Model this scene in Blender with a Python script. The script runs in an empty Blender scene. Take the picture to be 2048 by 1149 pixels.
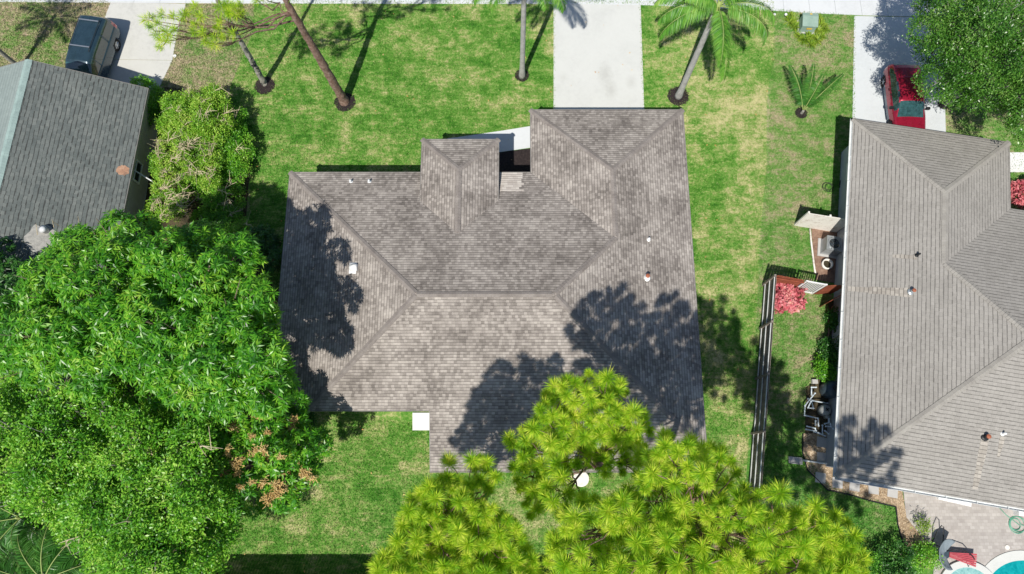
import bpy, math, random
import numpy as np
from mathutils import Vector, Matrix
R = math.radians
random.seed(7)
rng = np.random.default_rng(7)
S = bpy.context.scene
COL = S.collection

# ------------------------------------------------------------------ camera, sky, sun
H = 36.0; F = 1400.0; TH = math.atan(376 / 1400)
cam = bpy.data.cameras.new('camera'); co = bpy.data.objects.new('camera', cam); COL.objects.link(co)
co.location = (0, 0, H); co.rotation_euler = (TH, 0, 0)
cam.sensor_width = 36; cam.lens = 36 * F / 2048; cam.clip_start = 0.5; cam.clip_end = 2000
S.camera = co
KX, KY = 0.235, 0.61                       # shadow of a 1 m pole
EL = math.atan(1 / math.hypot(KX, KY)); AZ = math.atan2(KX, KY)
W = bpy.data.worlds.new('World'); S.world = W; W.use_nodes = True
wn = W.node_tree.nodes; wl = W.node_tree.links
bg = wn.get('Background') or wn.new('ShaderNodeBackground')
sky = wn.new('ShaderNodeTexSky'); sky.sky_type = 'NISHITA'; sky.sun_disc = False
sky.sun_elevation = EL; sky.sun_rotation = math.atan2(-KX, -KY)
sky.air_density = 1.0; sky.dust_density = 0.6; sky.ozone_density = 1.2
wl.new(sky.outputs[0], bg.inputs[0]); bg.inputs[1].default_value = 0.09
sun = bpy.data.lights.new('sun', 'SUN'); so = bpy.data.objects.new('sun', sun); COL.objects.link(so)
sun.energy = 4.9; sun.angle = R(0.53); sun.color = (1.0, 0.95, 0.86)
so.rotation_euler = Vector((KX, KY, -1)).to_track_quat('-Z', 'Y').to_euler()
S.view_settings.view_transform = 'Standard'; S.view_settings.look = 'None'
S.view_settings.exposure = 0.07; S.view_settings.gamma = 1

def G(u, v, h=0.0):
    """point of the place at height h that the photograph shows at (u, v)"""
    x = (u - 1024) / F; y = (574.5 - v) / F
    t = (H - h) / (math.cos(TH) - y * math.sin(TH))
    return Vector((x * t, (y * math.cos(TH) + math.sin(TH)) * t, h))

# ------------------------------------------------------------------ materials
def newmat(name):
    m = bpy.data.materials.new(name); m.use_nodes = True
    nt = m.node_tree; n = nt.nodes; p = n.get('Principled BSDF')
    return m, nt, n, nt.links, p
def ramp(n, l, fac, stops):
    r = n.new('ShaderNodeValToRGB'); e = r.color_ramp.elements
    while len(e) > 1: e.remove(e[-1])
    e[0].position = stops[0][0]; e[0].color = (*stops[0][1], 1)
    for p, c in stops[1:]:
        k = e.new(p); k.color = (*c, 1)
    l.new(fac, r.inputs[0]); return r.outputs[0]
def mth(n, l, op, a, b=None, c=None, clamp=False):
    m = n.new('ShaderNodeMath'); m.operation = op; m.use_clamp = clamp
    for i, q in enumerate((a, b, c)):
        if q is None: continue
        if isinstance(q, (int, float)): m.inputs[i].default_value = q
        else: l.new(q, m.inputs[i])
    return m.outputs[0]
def mix(n, l, fac, a, b, mode='MIX'):
    m = n.new('ShaderNodeMix'); m.data_type = 'RGBA'; m.blend_type = mode
    for s, q in ((m.inputs[0], fac), (m.inputs[6], a), (m.inputs[7], b)):
        if isinstance(q, (int, float)): s.default_value = q
        elif isinstance(q, tuple): s.default_value = (*q, 1)
        else: l.new(q, s)
    return m.outputs[2]
def noise(n, l, vec, scale, detail=4, rough=0.6, dist=0.0):
    t = n.new('ShaderNodeTexNoise'); t.inputs['Scale'].default_value = scale
    t.inputs['Detail'].default_value = detail; t.inputs['Roughness'].default_value = rough
    t.inputs['Distortion'].default_value = dist
    if vec is not None: l.new(vec, t.inputs['Vector'])
    return t.outputs[0]
def bump(n, l, p, h, strength=0.4, dist=0.02):
    b = n.new('ShaderNodeBump'); b.inputs['Strength'].default_value = strength
    b.inputs['Distance'].default_value = dist
    l.new(h, b.inputs['Height']); l.new(b.outputs[0], p.inputs['Normal'])
def geopos(n):
    return n.new('ShaderNodeNewGeometry').outputs['Position']
def objco(n):
    return n.new('ShaderNodeTexCoord').outputs['Object']

def noisy(name, stops, scale=3.0, rough=0.85, fine=40.0, bs=0.3, bd=0.01, spec=0.3, metal=0.0, wear=0.35):
    m, nt, n, l, p = newmat(name)
    v = objco(n)
    a = noise(n, l, v, scale, 5, 0.65); b = noise(n, l, v, fine, 3, 0.6)
    f = mth(n, l, 'ADD', mth(n, l, 'MULTIPLY', a, 1 - wear), mth(n, l, 'MULTIPLY', b, wear))
    c = ramp(n, l, f, stops)
    l.new(c, p.inputs['Base Color']); p.inputs['Roughness'].default_value = rough
    p.inputs['Specular IOR Level'].default_value = spec; p.inputs['Metallic'].default_value = metal
    bump(n, l, p, b, bs, bd)
    return m
def flat(name, c, rough=0.5, k=0.12, **kw):
    lo = tuple(x * (1 - k) for x in c); hi = tuple(min(1, x * (1 + k)) for x in c)
    return noisy(name, [(0.35, lo), (0.65, hi)], rough=rough, bs=kw.pop('bs', 0.05), **kw)

def sod_color(n, l, kind):
    """shared between the lawn sheet and the blades standing on it"""
    v = geopos(n)
    br = n.new('ShaderNodeTexBrick'); l.new(v, br.inputs['Vector'])
    br.inputs['Color1'].default_value = (0, 0, 0, 1); br.inputs['Color2'].default_value = (1, 1, 1, 1)
    br.inputs['Mortar'].default_value = (.5, .5, .5, 1)
    br.inputs['Scale'].default_value = 1; br.inputs['Mortar Size'].default_value = 0.0
    br.inputs['Brick Width'].default_value = 1.25; br.inputs['Row Height'].default_value = 0.62
    big = noise(n, l, v, 0.23, 3, 0.55); mid = noise(n, l, v, 1.1, 6, 0.72, 0.4); fine = noise(n, l, v, 7.0, 4, 0.7)
    gr = noise(n, l, v, 26.0, 3, 0.75)
    wave = n.new('ShaderNodeMapping'); wave.inputs['Scale'].default_value = (1.4, 5.0, 1); l.new(v, wave.inputs[0])
    strk = noise(n, l, wave.outputs[0], 1.0, 5, 0.7)
    s = mth(n, l, 'MULTIPLY', mid, 0.62)
    s = mth(n, l, 'MULTIPLY_ADD', big, 0.42, s)
    s = mth(n, l, 'MULTIPLY_ADD', strk, 0.42, s)
    s = mth(n, l, 'MULTIPLY_ADD', fine, 0.34, s)
    s = mth(n, l, 'MULTIPLY_ADD', gr, 0.42, s)
    if kind == 'sod':
        s = mth(n, l, 'MULTIPLY_ADD', br.outputs[0], 0.085, s)
        sx = n.new('ShaderNodeSeparateXYZ'); l.new(v, sx.inputs[0])
        mr = n.new('ShaderNodeMapRange'); mr.interpolation_type = 'SMOOTHSTEP'; mr.inputs[1].default_value = 8; mr.inputs[2].default_value = 11
        mr.inputs[3].default_value = 0.0; mr.inputs[4].default_value = 0.06; l.new(sx.outputs[0], mr.inputs[0])
        s = mth(n, l, 'ADD', s, mr.outputs[0])
        s = mth(n, l, 'SUBTRACT', s, 0.892)
        s = mth(n, l, 'MULTIPLY', s, 2.15, clamp=True)
        return ramp(n, l, s, [(0.06, (0.020, 0.105, 0.009)), (0.34, (0.062, 0.21, 0.020)),
                              (0.55, (0.14, 0.30, 0.050)), (0.74, (0.31, 0.37, 0.125)), (0.94, (0.54, 0.50, 0.26))]), s
    sx = n.new('ShaderNodeSeparateXYZ'); l.new(v, sx.inputs[0])          # the back yard is watered and greener
    mr = n.new('ShaderNodeMapRange'); mr.interpolation_type = 'SMOOTHSTEP'; mr.inputs[1].default_value = -1; mr.inputs[2].default_value = 5
    mr.inputs[3].default_value = 0.89; mr.inputs[4].default_value = 0.80; l.new(sx.outputs[1], mr.inputs[0])
    m2 = n.new('ShaderNodeMapRange'); m2.interpolation_type = 'SMOOTHSTEP'; m2.inputs[1].default_value = -17; m2.inputs[2].default_value = -13
    m2.inputs[3].default_value = 0.11; m2.inputs[4].default_value = 0.0; l.new(sx.outputs[0], m2.inputs[0]); s = mth(n, l, 'ADD', s, m2.outputs[0])
    s = mth(n, l, 'SUBTRACT', s, mr.outputs[0]); s = mth(n, l, 'MULTIPLY', s, 1.9, clamp=True)
    return ramp(n, l, s, [(0.08, (0.035, 0.145, 0.016)), (0.40, (0.085, 0.25, 0.036)),
                          (0.60, (0.18, 0.31, 0.08)), (0.74, (0.35, 0.34, 0.18)), (0.95, (0.46, 0.36, 0.26))]), s
def grass_mat(name, kind, blades=False):
    m, nt, n, l, p = newmat(name)
    c, s = sod_color(n, l, kind)
    if blades:
        rnd = n.new('ShaderNodeNewGeometry').outputs['Random Per Island']
        c = mix(n, l, 0.38, c, ramp(n, l, rnd, [(0, (0.03, 0.11, 0.01)), (0.5, (0.08, 0.24, 0.022)), (0.82, (0.22, 0.35, 0.08)), (1, (0.58, 0.53, 0.28))]))
    l.new(c, p.inputs['Base Color']); p.inputs['Roughness'].default_value = 0.8
    p.inputs['Specular IOR Level'].default_value = 0.15
    if not blades: bump(n, l, p, noise(n, l, geopos(n), 30, 4, 0.7), 0.9, 0.05)
    return m
def leaf_mat(name, stops, trans=(0.2, 0.4, 0.03), tf=0.3, rough=0.45, spec=0.45, nscale=0.8):
    m, nt, n, l, p = newmat(name)
    g = n.new('ShaderNodeNewGeometry')
    nz = noise(n, l, g.outputs['Position'], nscale, 3, 0.6)
    f = mth(n, l, 'ADD', mth(n, l, 'MULTIPLY', g.outputs['Random Per Island'], 0.5), mth(n, l, 'MULTIPLY', nz, 1.3))
    f = mth(n, l, 'SUBTRACT', f, 0.42, clamp=True)
    c = ramp(n, l, f, stops)
    l.new(c, p.inputs['Base Color']); p.inputs['Roughness'].default_value = rough
    p.inputs['Specular IOR Level'].default_value = spec
    t = n.new('ShaderNodeBsdfTranslucent'); t.inputs[0].default_value = (*trans, 1)
    ms = n.new('ShaderNodeMixShader'); ms.inputs[0].default_value = tf
    l.new(p.outputs[0], ms.inputs[1]); l.new(t.outputs[0], ms.inputs[2])
    l.new(ms.outputs[0], n['Material Output'].inputs[0])
    return m
def shingle_mat(name, stops, w=0.30, hgt=0.143, line=0.55, blotch=0.5, tab=0.42, wavy=0.0):
    """asphalt shingles: u runs along the eave in metres, v up the slope"""
    m, nt, n, l, p = newmat(name)
    uv = n.new('ShaderNodeUVMap').outputs[0]
    sp = n.new('ShaderNodeSeparateXYZ'); l.new(uv, sp.inputs[0])
    vr = mth(n, l, 'DIVIDE', sp.outputs[1], hgt)
    if wavy:                                # laminated tabs: the butt line steps up and down
        wq = mth(n, l, 'FLOOR', mth(n, l, 'DIVIDE', sp.outputs[0], w))
        cq = n.new('ShaderNodeCombineXYZ'); l.new(wq, cq.inputs[0]); l.new(mth(n, l, 'FLOOR', vr), cq.inputs[1])
        wz = n.new('ShaderNodeTexWhiteNoise'); wz.noise_dimensions = '2D'; l.new(cq.outputs[0], wz.inputs['Vector'])
        vr = mth(n, l, 'MULTIPLY_ADD', wz.outputs[0], wavy, vr)
    row = mth(n, l, 'FLOOR', vr); fv = mth(n, l, 'FRACT', vr)
    wn1 = n.new('ShaderNodeTexWhiteNoise'); wn1.noise_dimensions = '1D'; l.new(row, wn1.inputs['W'])
    ur = mth(n, l, 'ADD', mth(n, l, 'DIVIDE', sp.outputs[0], w), mth(n, l, 'MULTIPLY', wn1.outputs[0], 7.0))
    colm = mth(n, l, 'FLOOR', ur); fu = mth(n, l, 'FRACT', ur)
    cb = n.new('ShaderNodeCombineXYZ'); l.new(colm, cb.inputs[0]); l.new(row, cb.inputs[1])
    wn2 = n.new('ShaderNodeTexWhiteNoise'); wn2.noise_dimensions = '2D'; l.new(cb.outputs[0], wn2.inputs['Vector'])
    ob = uv
    nz = noise(n, l, ob, 0.55, 5, 0.65, 0.3); gz = noise(n, l, ob, 22, 3, 0.8)
    mp = n.new('ShaderNodeMapping'); mp.inputs['Scale'].default_value = (0.5, 4.0, 1); l.new(ob, mp.inputs[0])
    sz = noise(n, l, mp.outputs[0], 1.2, 4, 0.7)
    f = mth(n, l, 'MULTIPLY', wn2.outputs[0], tab)
    f = mth(n, l, 'MULTIPLY_ADD', nz, blotch, f)
    f = mth(n, l, 'MULTIPLY_ADD', gz, 0.40, f)
    f = mth(n, l, 'MULTIPLY_ADD', sz, 0.34, f)
    f = mth(n, l, 'SUBTRACT', f, 0.38 + (blotch - 0.5) * 0.5 + (tab - 0.42) * 0.5, clamp=True)
    c = ramp(n, l, f, stops)
    # darker line along the butt edge of each course and between tabs
    e = mth(n, l, 'LESS_THAN', fv, 0.17); e2 = mth(n, l, 'LESS_THAN', fu, 0.04)
    e = mth(n, l, 'MAXIMUM', e, mth(n, l, 'MULTIPLY', e2, 0.6))
    c = mix(n, l, mth(n, l, 'MULTIPLY', e, line), c, (0.03, 0.028, 0.027))
    l.new(c, p.inputs['Base Color']); p.inputs['Roughness'].default_value = 0.92
    p.inputs['Specular IOR Level'].default_value = 0.2
    hh = mth(n, l, 'SUBTRACT', mth(n, l, 'MULTIPLY', gz, 0.5), fv)
    hh = mth(n, l, 'ADD', hh, mth(n, l, 'MULTIPLY', wn2.outputs[0], 0.5))
    bump(n, l, p, hh, 0.6, 0.012)
    return m
def paver_mat():
    m, nt, n, l, p = newmat('patio_pavers')
    v = geopos(n)
    b = n.new('ShaderNodeTexBrick'); l.new(v, b.inputs['Vector'])
    b.inputs['Color1'].default_value = (0.34, 0.315, 0.30, 1); b.inputs['Color2'].default_value = (0.47, 0.445, 0.425, 1)
    b.inputs['Mortar'].default_value = (0.30, 0.27, 0.24, 1)
    b.inputs['Scale'].default_value = 1; b.inputs['Mortar Size'].default_value = 0.006
    b.inputs['Brick Width'].default_value = 0.23; b.inputs['Row Height'].default_value = 0.15
    c = mix(n, l, 0.25, b.outputs[0], ramp(n, l, noise(n, l, v, 1.5, 5, 0.7), [(0.3, (0.30, 0.26, 0.24)), (0.7, (0.60, 0.55, 0.50))]))
    l.new(c, p.inputs['Base Color']); p.inputs['Roughness'].default_value = 0.85
    return m
def concrete(name, c, stain=0.5, extra=None):
    m, nt, n, l, p = newmat(name)
    v = geopos(n)
    a = noise(n, l, v, 0.5, 6, 0.65, 0.2); b = noise(n, l, v, 5, 6, 0.75); g = noise(n, l, v, 45, 3, 0.7)
    f = mth(n, l, 'MULTIPLY', a, 0.5); f = mth(n, l, 'MULTIPLY_ADD', b, 0.35, f); f = mth(n, l, 'MULTIPLY_ADD', g, 0.15, f)
    lo = tuple(x * (1 - 0.42 * stain) for x in c); hi = tuple(x * 1.06 for x in c)
    cc = ramp(n, l, f, [(0.30, lo), (0.5, c), (0.7, hi)])
    for (px, py, rx, ry, k) in (extra or []):          # old oil or water stains lying on the slab
        mp = n.new('ShaderNodeMapping'); mp.vector_type = 'TEXTURE'
        mp.inputs['Location'].default_value = (px, py, 0); mp.inputs['Scale'].default_value = (rx, ry, 1); l.new(v, mp.inputs[0])
        gr = n.new('ShaderNodeVectorMath'); gr.operation = 'LENGTH'
        sp = n.new('ShaderNodeSeparateXYZ'); l.new(mp.outputs[0], sp.inputs[0])
        cb = n.new('ShaderNodeCombineXYZ'); l.new(sp.outputs[0], cb.inputs[0]); l.new(sp.outputs[1], cb.inputs[1])
        l.new(cb.outputs[0], gr.inputs[0])
        d = mth(n, l, 'ADD', gr.outputs['Value'], mth(n, l, 'MULTIPLY', b, 0.7))
        s = mth(n, l, 'SUBTRACT', 1.5, d, clamp=True)
        cc = mix(n, l, mth(n, l, 'MULTIPLY', s, k), cc, (0.20, 0.19, 0.16))
    l.new(cc, p.inputs['Base Color']); p.inputs['Roughness'].default_value = 0.88
    p.inputs['Specular IOR Level'].default_value = 0.25
    bump(n, l, p, g, 0.25, 0.006)
    return m
def paint(name, c, rough=0.25, coat=0.6, metal=0.3):
    m, nt, n, l, p = newmat(name)
    v = objco(n)
    d = noise(n, l, v, 2.5, 4, 0.6); fl = noise(n, l, v, 400, 1, 0.5)
    cc = ramp(n, l, d, [(0.3, tuple(x * 0.85 for x in c)), (0.7, tuple(min(1, x * 1.12) for x in c))])
    l.new(cc, p.inputs['Base Color']); p.inputs['Metallic'].default_value = metal
    l.new(mth(n, l, 'MULTIPLY_ADD', d, 0.2, rough - 0.08), p.inputs['Roughness'])
    p.inputs['Coat Weight'].default_value = coat; p.inputs['Coat Roughness'].default_value = 0.06
    return m
def glassy(name, c, rough=0.05):
    m, nt, n, l, p = newmat(name)
    d = noise(n, l, objco(n), 6, 3, 0.6)
    cc = ramp(n, l, d, [(0.3, tuple(x * 0.6 for x in c)), (0.7, tuple(x * 1.3 for x in c))])
    l.new(cc, p.inputs['Base Color']); p.inputs['Roughness'].default_value = rough
    p.inputs['Specular IOR Level'].default_value = 0.9; p.inputs['Coat Weight'].default_value = 0.8
    return m

M = {}
M['old_grass'] = grass_mat('old_grass', 'old'); M['sod'] = grass_mat('sod_grass', 'sod')
M['sod_blade'] = grass_mat('sod_blades', 'sod', True); M['old_blade'] = grass_mat('old_blades', 'old', True)
g1 = G(1210, 150); g2 = G(1222, 180); g3 = G(1262, 165); g4 = G(1125, 155)
M['drive'] = concrete('driveway_concrete', (0.56, 0.57, 0.55), 0.30, [(g1.x, g1.y, .45, .8, .22), (g2.x, g2.y, .4, .7, .22), (g3.x, g3.y, .35, .5, .18), (g4.x, g4.y, .4, .35, .12)])
M['walk'] = concrete('sidewalk_concrete', (0.60, 0.62, 0.64), 0.35)
M['old_drive'] = concrete('weathered_concrete', (0.54, 0.54, 0.51), 0.7)
M['drive_right'] = concrete('pale_driveway_concrete', (0.57, 0.60, 0.62), 0.3)
M['white_slab'] = concrete('white_slab', (0.70, 0.70, 0.70), 0.25)
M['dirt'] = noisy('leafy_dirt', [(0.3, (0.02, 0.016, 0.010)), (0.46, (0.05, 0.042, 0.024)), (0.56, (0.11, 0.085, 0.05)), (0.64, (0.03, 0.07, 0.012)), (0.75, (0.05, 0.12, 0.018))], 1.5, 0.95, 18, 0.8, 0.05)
M['red_mulch'] = noisy('red_mulch', [(0.3, (0.10, 0.055, 0.04)), (0.5, (0.24, 0.15, 0.11)), (0.7, (0.42, 0.30, 0.22))], 4, 0.95, 25, 0.9, 0.03, wear=.6)
M['mulch'] = noisy('dark_mulch', [(0.3, (0.012, 0.009, 0.010)), (0.55, (0.035, 0.026, 0.026)), (0.75, (0.075, 0.055, 0.05))], 8, 0.95, 50, 0.9, 0.03)
M['pebble'] = leaf_mat('pebbles', [(0, (0.14, 0.10, 0.07)), (0.35, (0.32, 0.24, 0.16)), (0.65, (0.50, 0.38, 0.25)), (1, (0.70, 0.60, 0.46))], tf=0.0, rough=0.8)
M['gravel'] = noisy('gravel_bed', [(0.3, (0.14, 0.09, 0.05)), (0.5, (0.30, 0.21, 0.13)), (0.7, (0.46, 0.35, 0.23))], 4, 0.95, 30, 0.9, 0.03)
M['sandy'] = noisy('sandy_gravel', [(0.3, (0.34, 0.25, 0.14)), (0.6, (0.60, 0.50, 0.34)), (0.8, (0.75, 0.66, 0.5))], 4, 0.95, 30, 0.9, 0.03)
M['paver'] = paver_mat()
M['stone'] = concrete('stepping_stone', (0.46, 0.45, 0.44), 0.4)
RS = [(0.05, (0.105, 0.092, 0.084)), (0.32, (0.225, 0.20, 0.182)), (0.56, (0.355, 0.32, 0.292)), (0.88, (0.53, 0.485, 0.44))]
M['shingle'] = shingle_mat('weathered_wood_shingles', RS, 0.15, 0.14, 0.58, 1.0, 0.30)
M['shingle_new'] = shingle_mat('pale_new_shingles', [(0.1, (0.42, 0.37, 0.33)), (0.5, (0.58, 0.53, 0.48)), (0.9, (0.70, 0.65, 0.59))], 0.24, 0.143, 0.5, 0.3)
M['cap'] = noisy('ridge_cap_shingle', [(0.3, (0.15, 0.13, 0.12)), (0.55, (0.24, 0.215, 0.20)), (0.75, (0.34, 0.31, 0.285))], 2.5, 0.92, 30, 0.5, 0.01)
M['shingle_right'] = shingle_mat('grey_brown_shingles', [(0.05, (0.19, 0.18, 0.168)), (0.36, (0.285, 0.27, 0.25)), (0.60, (0.36, 0.342, 0.318)), (0.9, (0.44, 0.42, 0.39))], 0.2, 0.18, 0.58, 0.45, 0.12, 0.11)
M['cap_right'] = noisy('grey_ridge_cap', [(0.3, (0.23, 0.215, 0.20)), (0.55, (0.31, 0.295, 0.27)), (0.75, (0.39, 0.37, 0.34))], 2.5, 0.92, 30, 0.5, 0.01)
M['shingle_left'] = shingle_mat('slate_grey_shingles', [(0.10, (0.058, 0.070, 0.070)), (0.38, (0.12, 0.137, 0.133)), (0.60, (0.18, 0.197, 0.187)), (0.85, (0.25, 0.262, 0.243))], 0.2, 0.19, 0.75, 0.45, 0.17, 0.22)
M['shingle_sunlit'] = shingle_mat('sunlit_teal_shingles', [(0.10, (0.17, 0.21, 0.205)), (0.5, (0.25, 0.30, 0.29)), (0.85, (0.34, 0.39, 0.37))], 0.2, 0.19, 0.25, 0.4, 0.15)  # left slope of the left roof, its sunlight put into the paler colour
M['cap_left'] = noisy('sunlit_ridge_cap', [(0.3, (0.20, 0.27, 0.26)), (0.6, (0.30, 0.40, 0.38))], 3, 0.9, 30, 0.5, 0.01)  # ridge lightened in its colour as if the sun caught it
M['fascia'] = flat('white_metal_drip_edge', (0.62, 0.64, 0.66), 0.4)
M['drip'] = flat('brown_grey_drip_edge', (0.20, 0.19, 0.18), 0.5)
M['gutter'] = flat('white_gutter', (0.64, 0.66, 0.66), 0.4)
M['wall'] = flat('pale_stucco', (0.52, 0.51, 0.48), 0.9, fine=60, bs=0.5)
M['wall_grey'] = flat('grey_stucco', (0.40, 0.42, 0.44), 0.9, fine=60, bs=0.5)
M['wall_left'] = flat('tan_stucco', (0.46, 0.44, 0.38), 0.9, fine=60, bs=0.5)
M['white'] = flat('white_paint', (0.80, 0.80, 0.80), 0.45)
M['window'] = glassy('window_glass', (0.03, 0.045, 0.05))
M['orange'] = flat('rusty_orange', (0.33, 0.11, 0.06), 0.7)
M['rust'] = noisy('rusty_stain', [(0.34, (0.16, 0.12, 0.10)), (0.5, (0.40, 0.22, 0.14)), (0.62, (0.50, 0.34, 0.24)), (0.75, (0.42, 0.36, 0.30))], 3, 0.95, 40)
M['lichen'] = noisy('pale_stain', [(0.35, (0.22, 0.22, 0.21)), (0.6, (0.42, 0.41, 0.38))], 5, 0.95, 40)
M['metal'] = flat('grey_metal', (0.50, 0.53, 0.55), 0.35, metal=0.6)
M['dark'] = flat('dark_plastic', (0.02, 0.022, 0.025), 0.45)
M['black_rubber'] = flat('black_rubber', (0.016, 0.016, 0.017), 0.75)
M['bark_pine'] = noisy('pine_bark', [(0.3, (0.10, 0.055, 0.04)), (0.5, (0.25, 0.16, 0.125)), (0.7, (0.42, 0.32, 0.28))], 5, 0.95, 18, 1.0, 0.05)
M['bark_grey'] = noisy('grey_bark', [(0.3, (0.17, 0.16, 0.14)), (0.6, (0.36, 0.35, 0.31)), (0.8, (0.5, 0.49, 0.44))], 3, 0.95, 20, 0.8, 0.03)
M['palm_trunk'] = noisy('palm_trunk', [(0.3, (0.24, 0.235, 0.22)), (0.55, (0.42, 0.415, 0.40)), (0.75, (0.55, 0.54, 0.52))], 2.5, 0.9, 14, 0.7, 0.03)
M['branch'] = noisy('branch_bark', [(0.3, (0.09, 0.07, 0.05)), (0.6, (0.25, 0.20, 0.15)), (0.8, (0.40, 0.34, 0.27))], 4, 0.95, 22, 0.8, 0.02)
M['twig'] = noisy('bare_twig', [(0.3, (0.38, 0.31, 0.20)), (0.7, (0.66, 0.57, 0.41))], 4, 0.9, 22, 0.5, 0.02)
M['mango'] = leaf_mat('mango_leaf', [(0.05, (0.010, 0.075, 0.006)), (0.30, (0.042, 0.20, 0.010)), (0.54, (0.115, 0.37, 0.020)), (0.78, (0.28, 0.55, 0.04)), (1, (0.52, 0.63, 0.12))], (0.26, 0.58, 0.03), 0.34, 0.36, 0.5)
M['mango_dark'] = leaf_mat('dark_green_leaf', [(0.05, (0.010, 0.050, 0.012)), (0.4, (0.025, 0.105, 0.018)), (0.7, (0.055, 0.18, 0.026)), (1, (0.14, 0.30, 0.05))], (0.10, 0.32, 0.03), 0.24, 0.36, 0.5)
M['small_leaf'] = leaf_mat('small_oval_leaf', [(0.05, (0.022, 0.115, 0.008)), (0.28, (0.075, 0.29, 0.016)), (0.52, (0.18, 0.48, 0.03)), (0.76, (0.34, 0.63, 0.06)), (1, (0.58, 0.70, 0.2))], (0.24, 0.5, 0.04), 0.32, 0.4, 0.5)
M['oak'] = leaf_mat('oak_leaf', [(0.05, (0.018, 0.085, 0.010)), (0.35, (0.05, 0.17, 0.018)), (0.65, (0.12, 0.30, 0.035)), (0.9, (0.27, 0.43, 0.11)), (1, (0.45, 0.55, 0.28))], (0.14, 0.34, 0.03), 0.28, 0.35, 0.6)
M['hedge'] = leaf_mat('hedge_leaf', [(0.05, (0.06, 0.20, 0.012)), (0.30, (0.15, 0.39, 0.025)), (0.55, (0.31, 0.57, 0.05)), (0.8, (0.52, 0.69, 0.12)), (1, (0.76, 0.68, 0.28))], (0.32, 0.5, 0.04), 0.32, 0.45, 0.4)
M['shrub'] = leaf_mat('dark_shrub_leaf', [(0.05, (0.012, 0.06, 0.012)), (0.4, (0.03, 0.13, 0.02)), (0.75, (0.08, 0.24, 0.03)), (1, (0.2, 0.36, 0.06))], (0.1, 0.3, 0.03), 0.25)
M['pine'] = leaf_mat('pine_needle', [(0.05, (0.035, 0.17, 0.010)), (0.28, (0.15, 0.40, 0.018)), (0.50, (0.42, 0.66, 0.035)), (0.72, (0.80, 0.88, 0.09)), (0.93, (0.88, 0.82, 0.20)), (1, (0.60, 0.36, 0.14))], (0.62, 0.80, 0.03), 0.40, 0.5, 0.3, 1.7)
M['palm'] = leaf_mat('palm_leaflet', [(0.05, (0.03, 0.13, 0.014)), (0.4, (0.10, 0.30, 0.030)), (0.75, (0.25, 0.46, 0.07)), (1, (0.46, 0.56, 0.18))], (0.20, 0.42, 0.05), 0.25, 0.42, 0.4)
M['palm_dry'] = leaf_mat('faded_palm_leaflet', [(0.05, (0.12, 0.13, 0.08)), (0.5, (0.30, 0.31, 0.22)), (1, (0.52, 0.5, 0.4))], (0.3, 0.3, 0.15), 0.2, 0.4)
M['coconut'] = leaf_mat('coconut_leaflet', [(0.05, (0.02, 0.10, 0.012)), (0.5, (0.06, 0.22, 0.03)), (1, (0.20, 0.42, 0.08))], (0.16, 0.36, 0.05), 0.25, 0.35, 0.5)
M['rachis'] = flat('palm_rachis', (0.30, 0.38, 0.12), 0.5)
M['liriope'] = leaf_mat('spiky_leaf', [(0.05, (0.08, 0.19, 0.01)), (0.5, (0.25, 0.40, 0.03)), (1, (0.58, 0.62, 0.12))], (0.35, 0.5, 0.05), 0.3)
M['croton'] = leaf_mat('croton_leaf', [(0.10, (0.06, 0.13, 0.03)), (0.2, (0.34, 0.05, 0.07)), (0.4, (0.66, 0.14, 0.18)), (0.7, (0.82, 0.32, 0.33)), (1, (0.86, 0.55, 0.36))], (0.6, 0.12, 0.12), 0.25, 0.45)
M['panicle'] = leaf_mat('mango_blossom', [(0.05, (0.42, 0.25, 0.09)), (0.5, (0.74, 0.52, 0.22)), (1, (0.85, 0.70, 0.38))], (0.4, 0.2, 0.1), 0.15, 0.8, 0.1)
M['deadleaf'] = leaf_mat('fallen_leaf', [(0.0, (0.45, 0.16, 0.04)), (0.5, (0.60, 0.38, 0.14)), (1, (0.7, 0.55, 0.3))], tf=0.05)
M['wood'] = noisy('brown_fence_wood', [(0.3, (0.11, 0.09, 0.075)), (0.55, (0.24, 0.205, 0.175)), (0.75, (0.38, 0.34, 0.30))], 3, 0.9, 18, 0.6, 0.01)
M['rail'] = noisy('grey_fence_rail', [(0.3, (0.42, 0.43, 0.42)), (0.6, (0.62, 0.64, 0.64))], 3, 0.9, 18, 0.6, 0.01)
M['redwood'] = noisy('red_brown_fence_wood', [(0.3, (0.16, 0.04, 0.02)), (0.55, (0.30, 0.085, 0.045)), (0.75, (0.42, 0.16, 0.09))], 3, 0.85, 18, 0.6, 0.01)
M['paint_white'] = noisy('peeling_white_paint', [(0.30, (0.26, 0.17, 0.13)), (0.40, (0.62, 0.56, 0.50)), (0.46, (0.76, 0.73, 0.68)), (0.7, (0.82, 0.79, 0.74))], 3.0, 0.8, 14, 0.4, 0.01)
M['van'] = paint('dark_teal_blue_paint', (0.028, 0.060, 0.085), 0.26)
M['van_roof'] = M['van']
M['red'] = paint('crimson_paint', (0.30, 0.010, 0.035), 0.26)
M['red_trim'] = flat('grey_lower_trim', (0.20, 0.23, 0.27), 0.45)
M['glass'] = glassy('tinted_car_glass', (0.02, 0.05, 0.05))
M['windshield'] = glassy('windshield_glass', (0.03, 0.085, 0.095))
M['chrome'] = flat('alloy', (0.62, 0.64, 0.66), 0.3, metal=0.8)
M['taillight'] = glassy('red_lens', (0.5, 0.03, 0.04), 0.15)
M['headlight'] = glassy('clear_lens', (0.6, 0.62, 0.64), 0.1)
M['util'] = noisy('pale_green_metal', [(0.3, (0.20, 0.30, 0.25)), (0.7, (0.33, 0.44, 0.38))], 2, 0.55, 20, 0.1)
M['yellow'] = flat('yellow_sticker', (0.75, 0.48, 0.06), 0.5)
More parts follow.
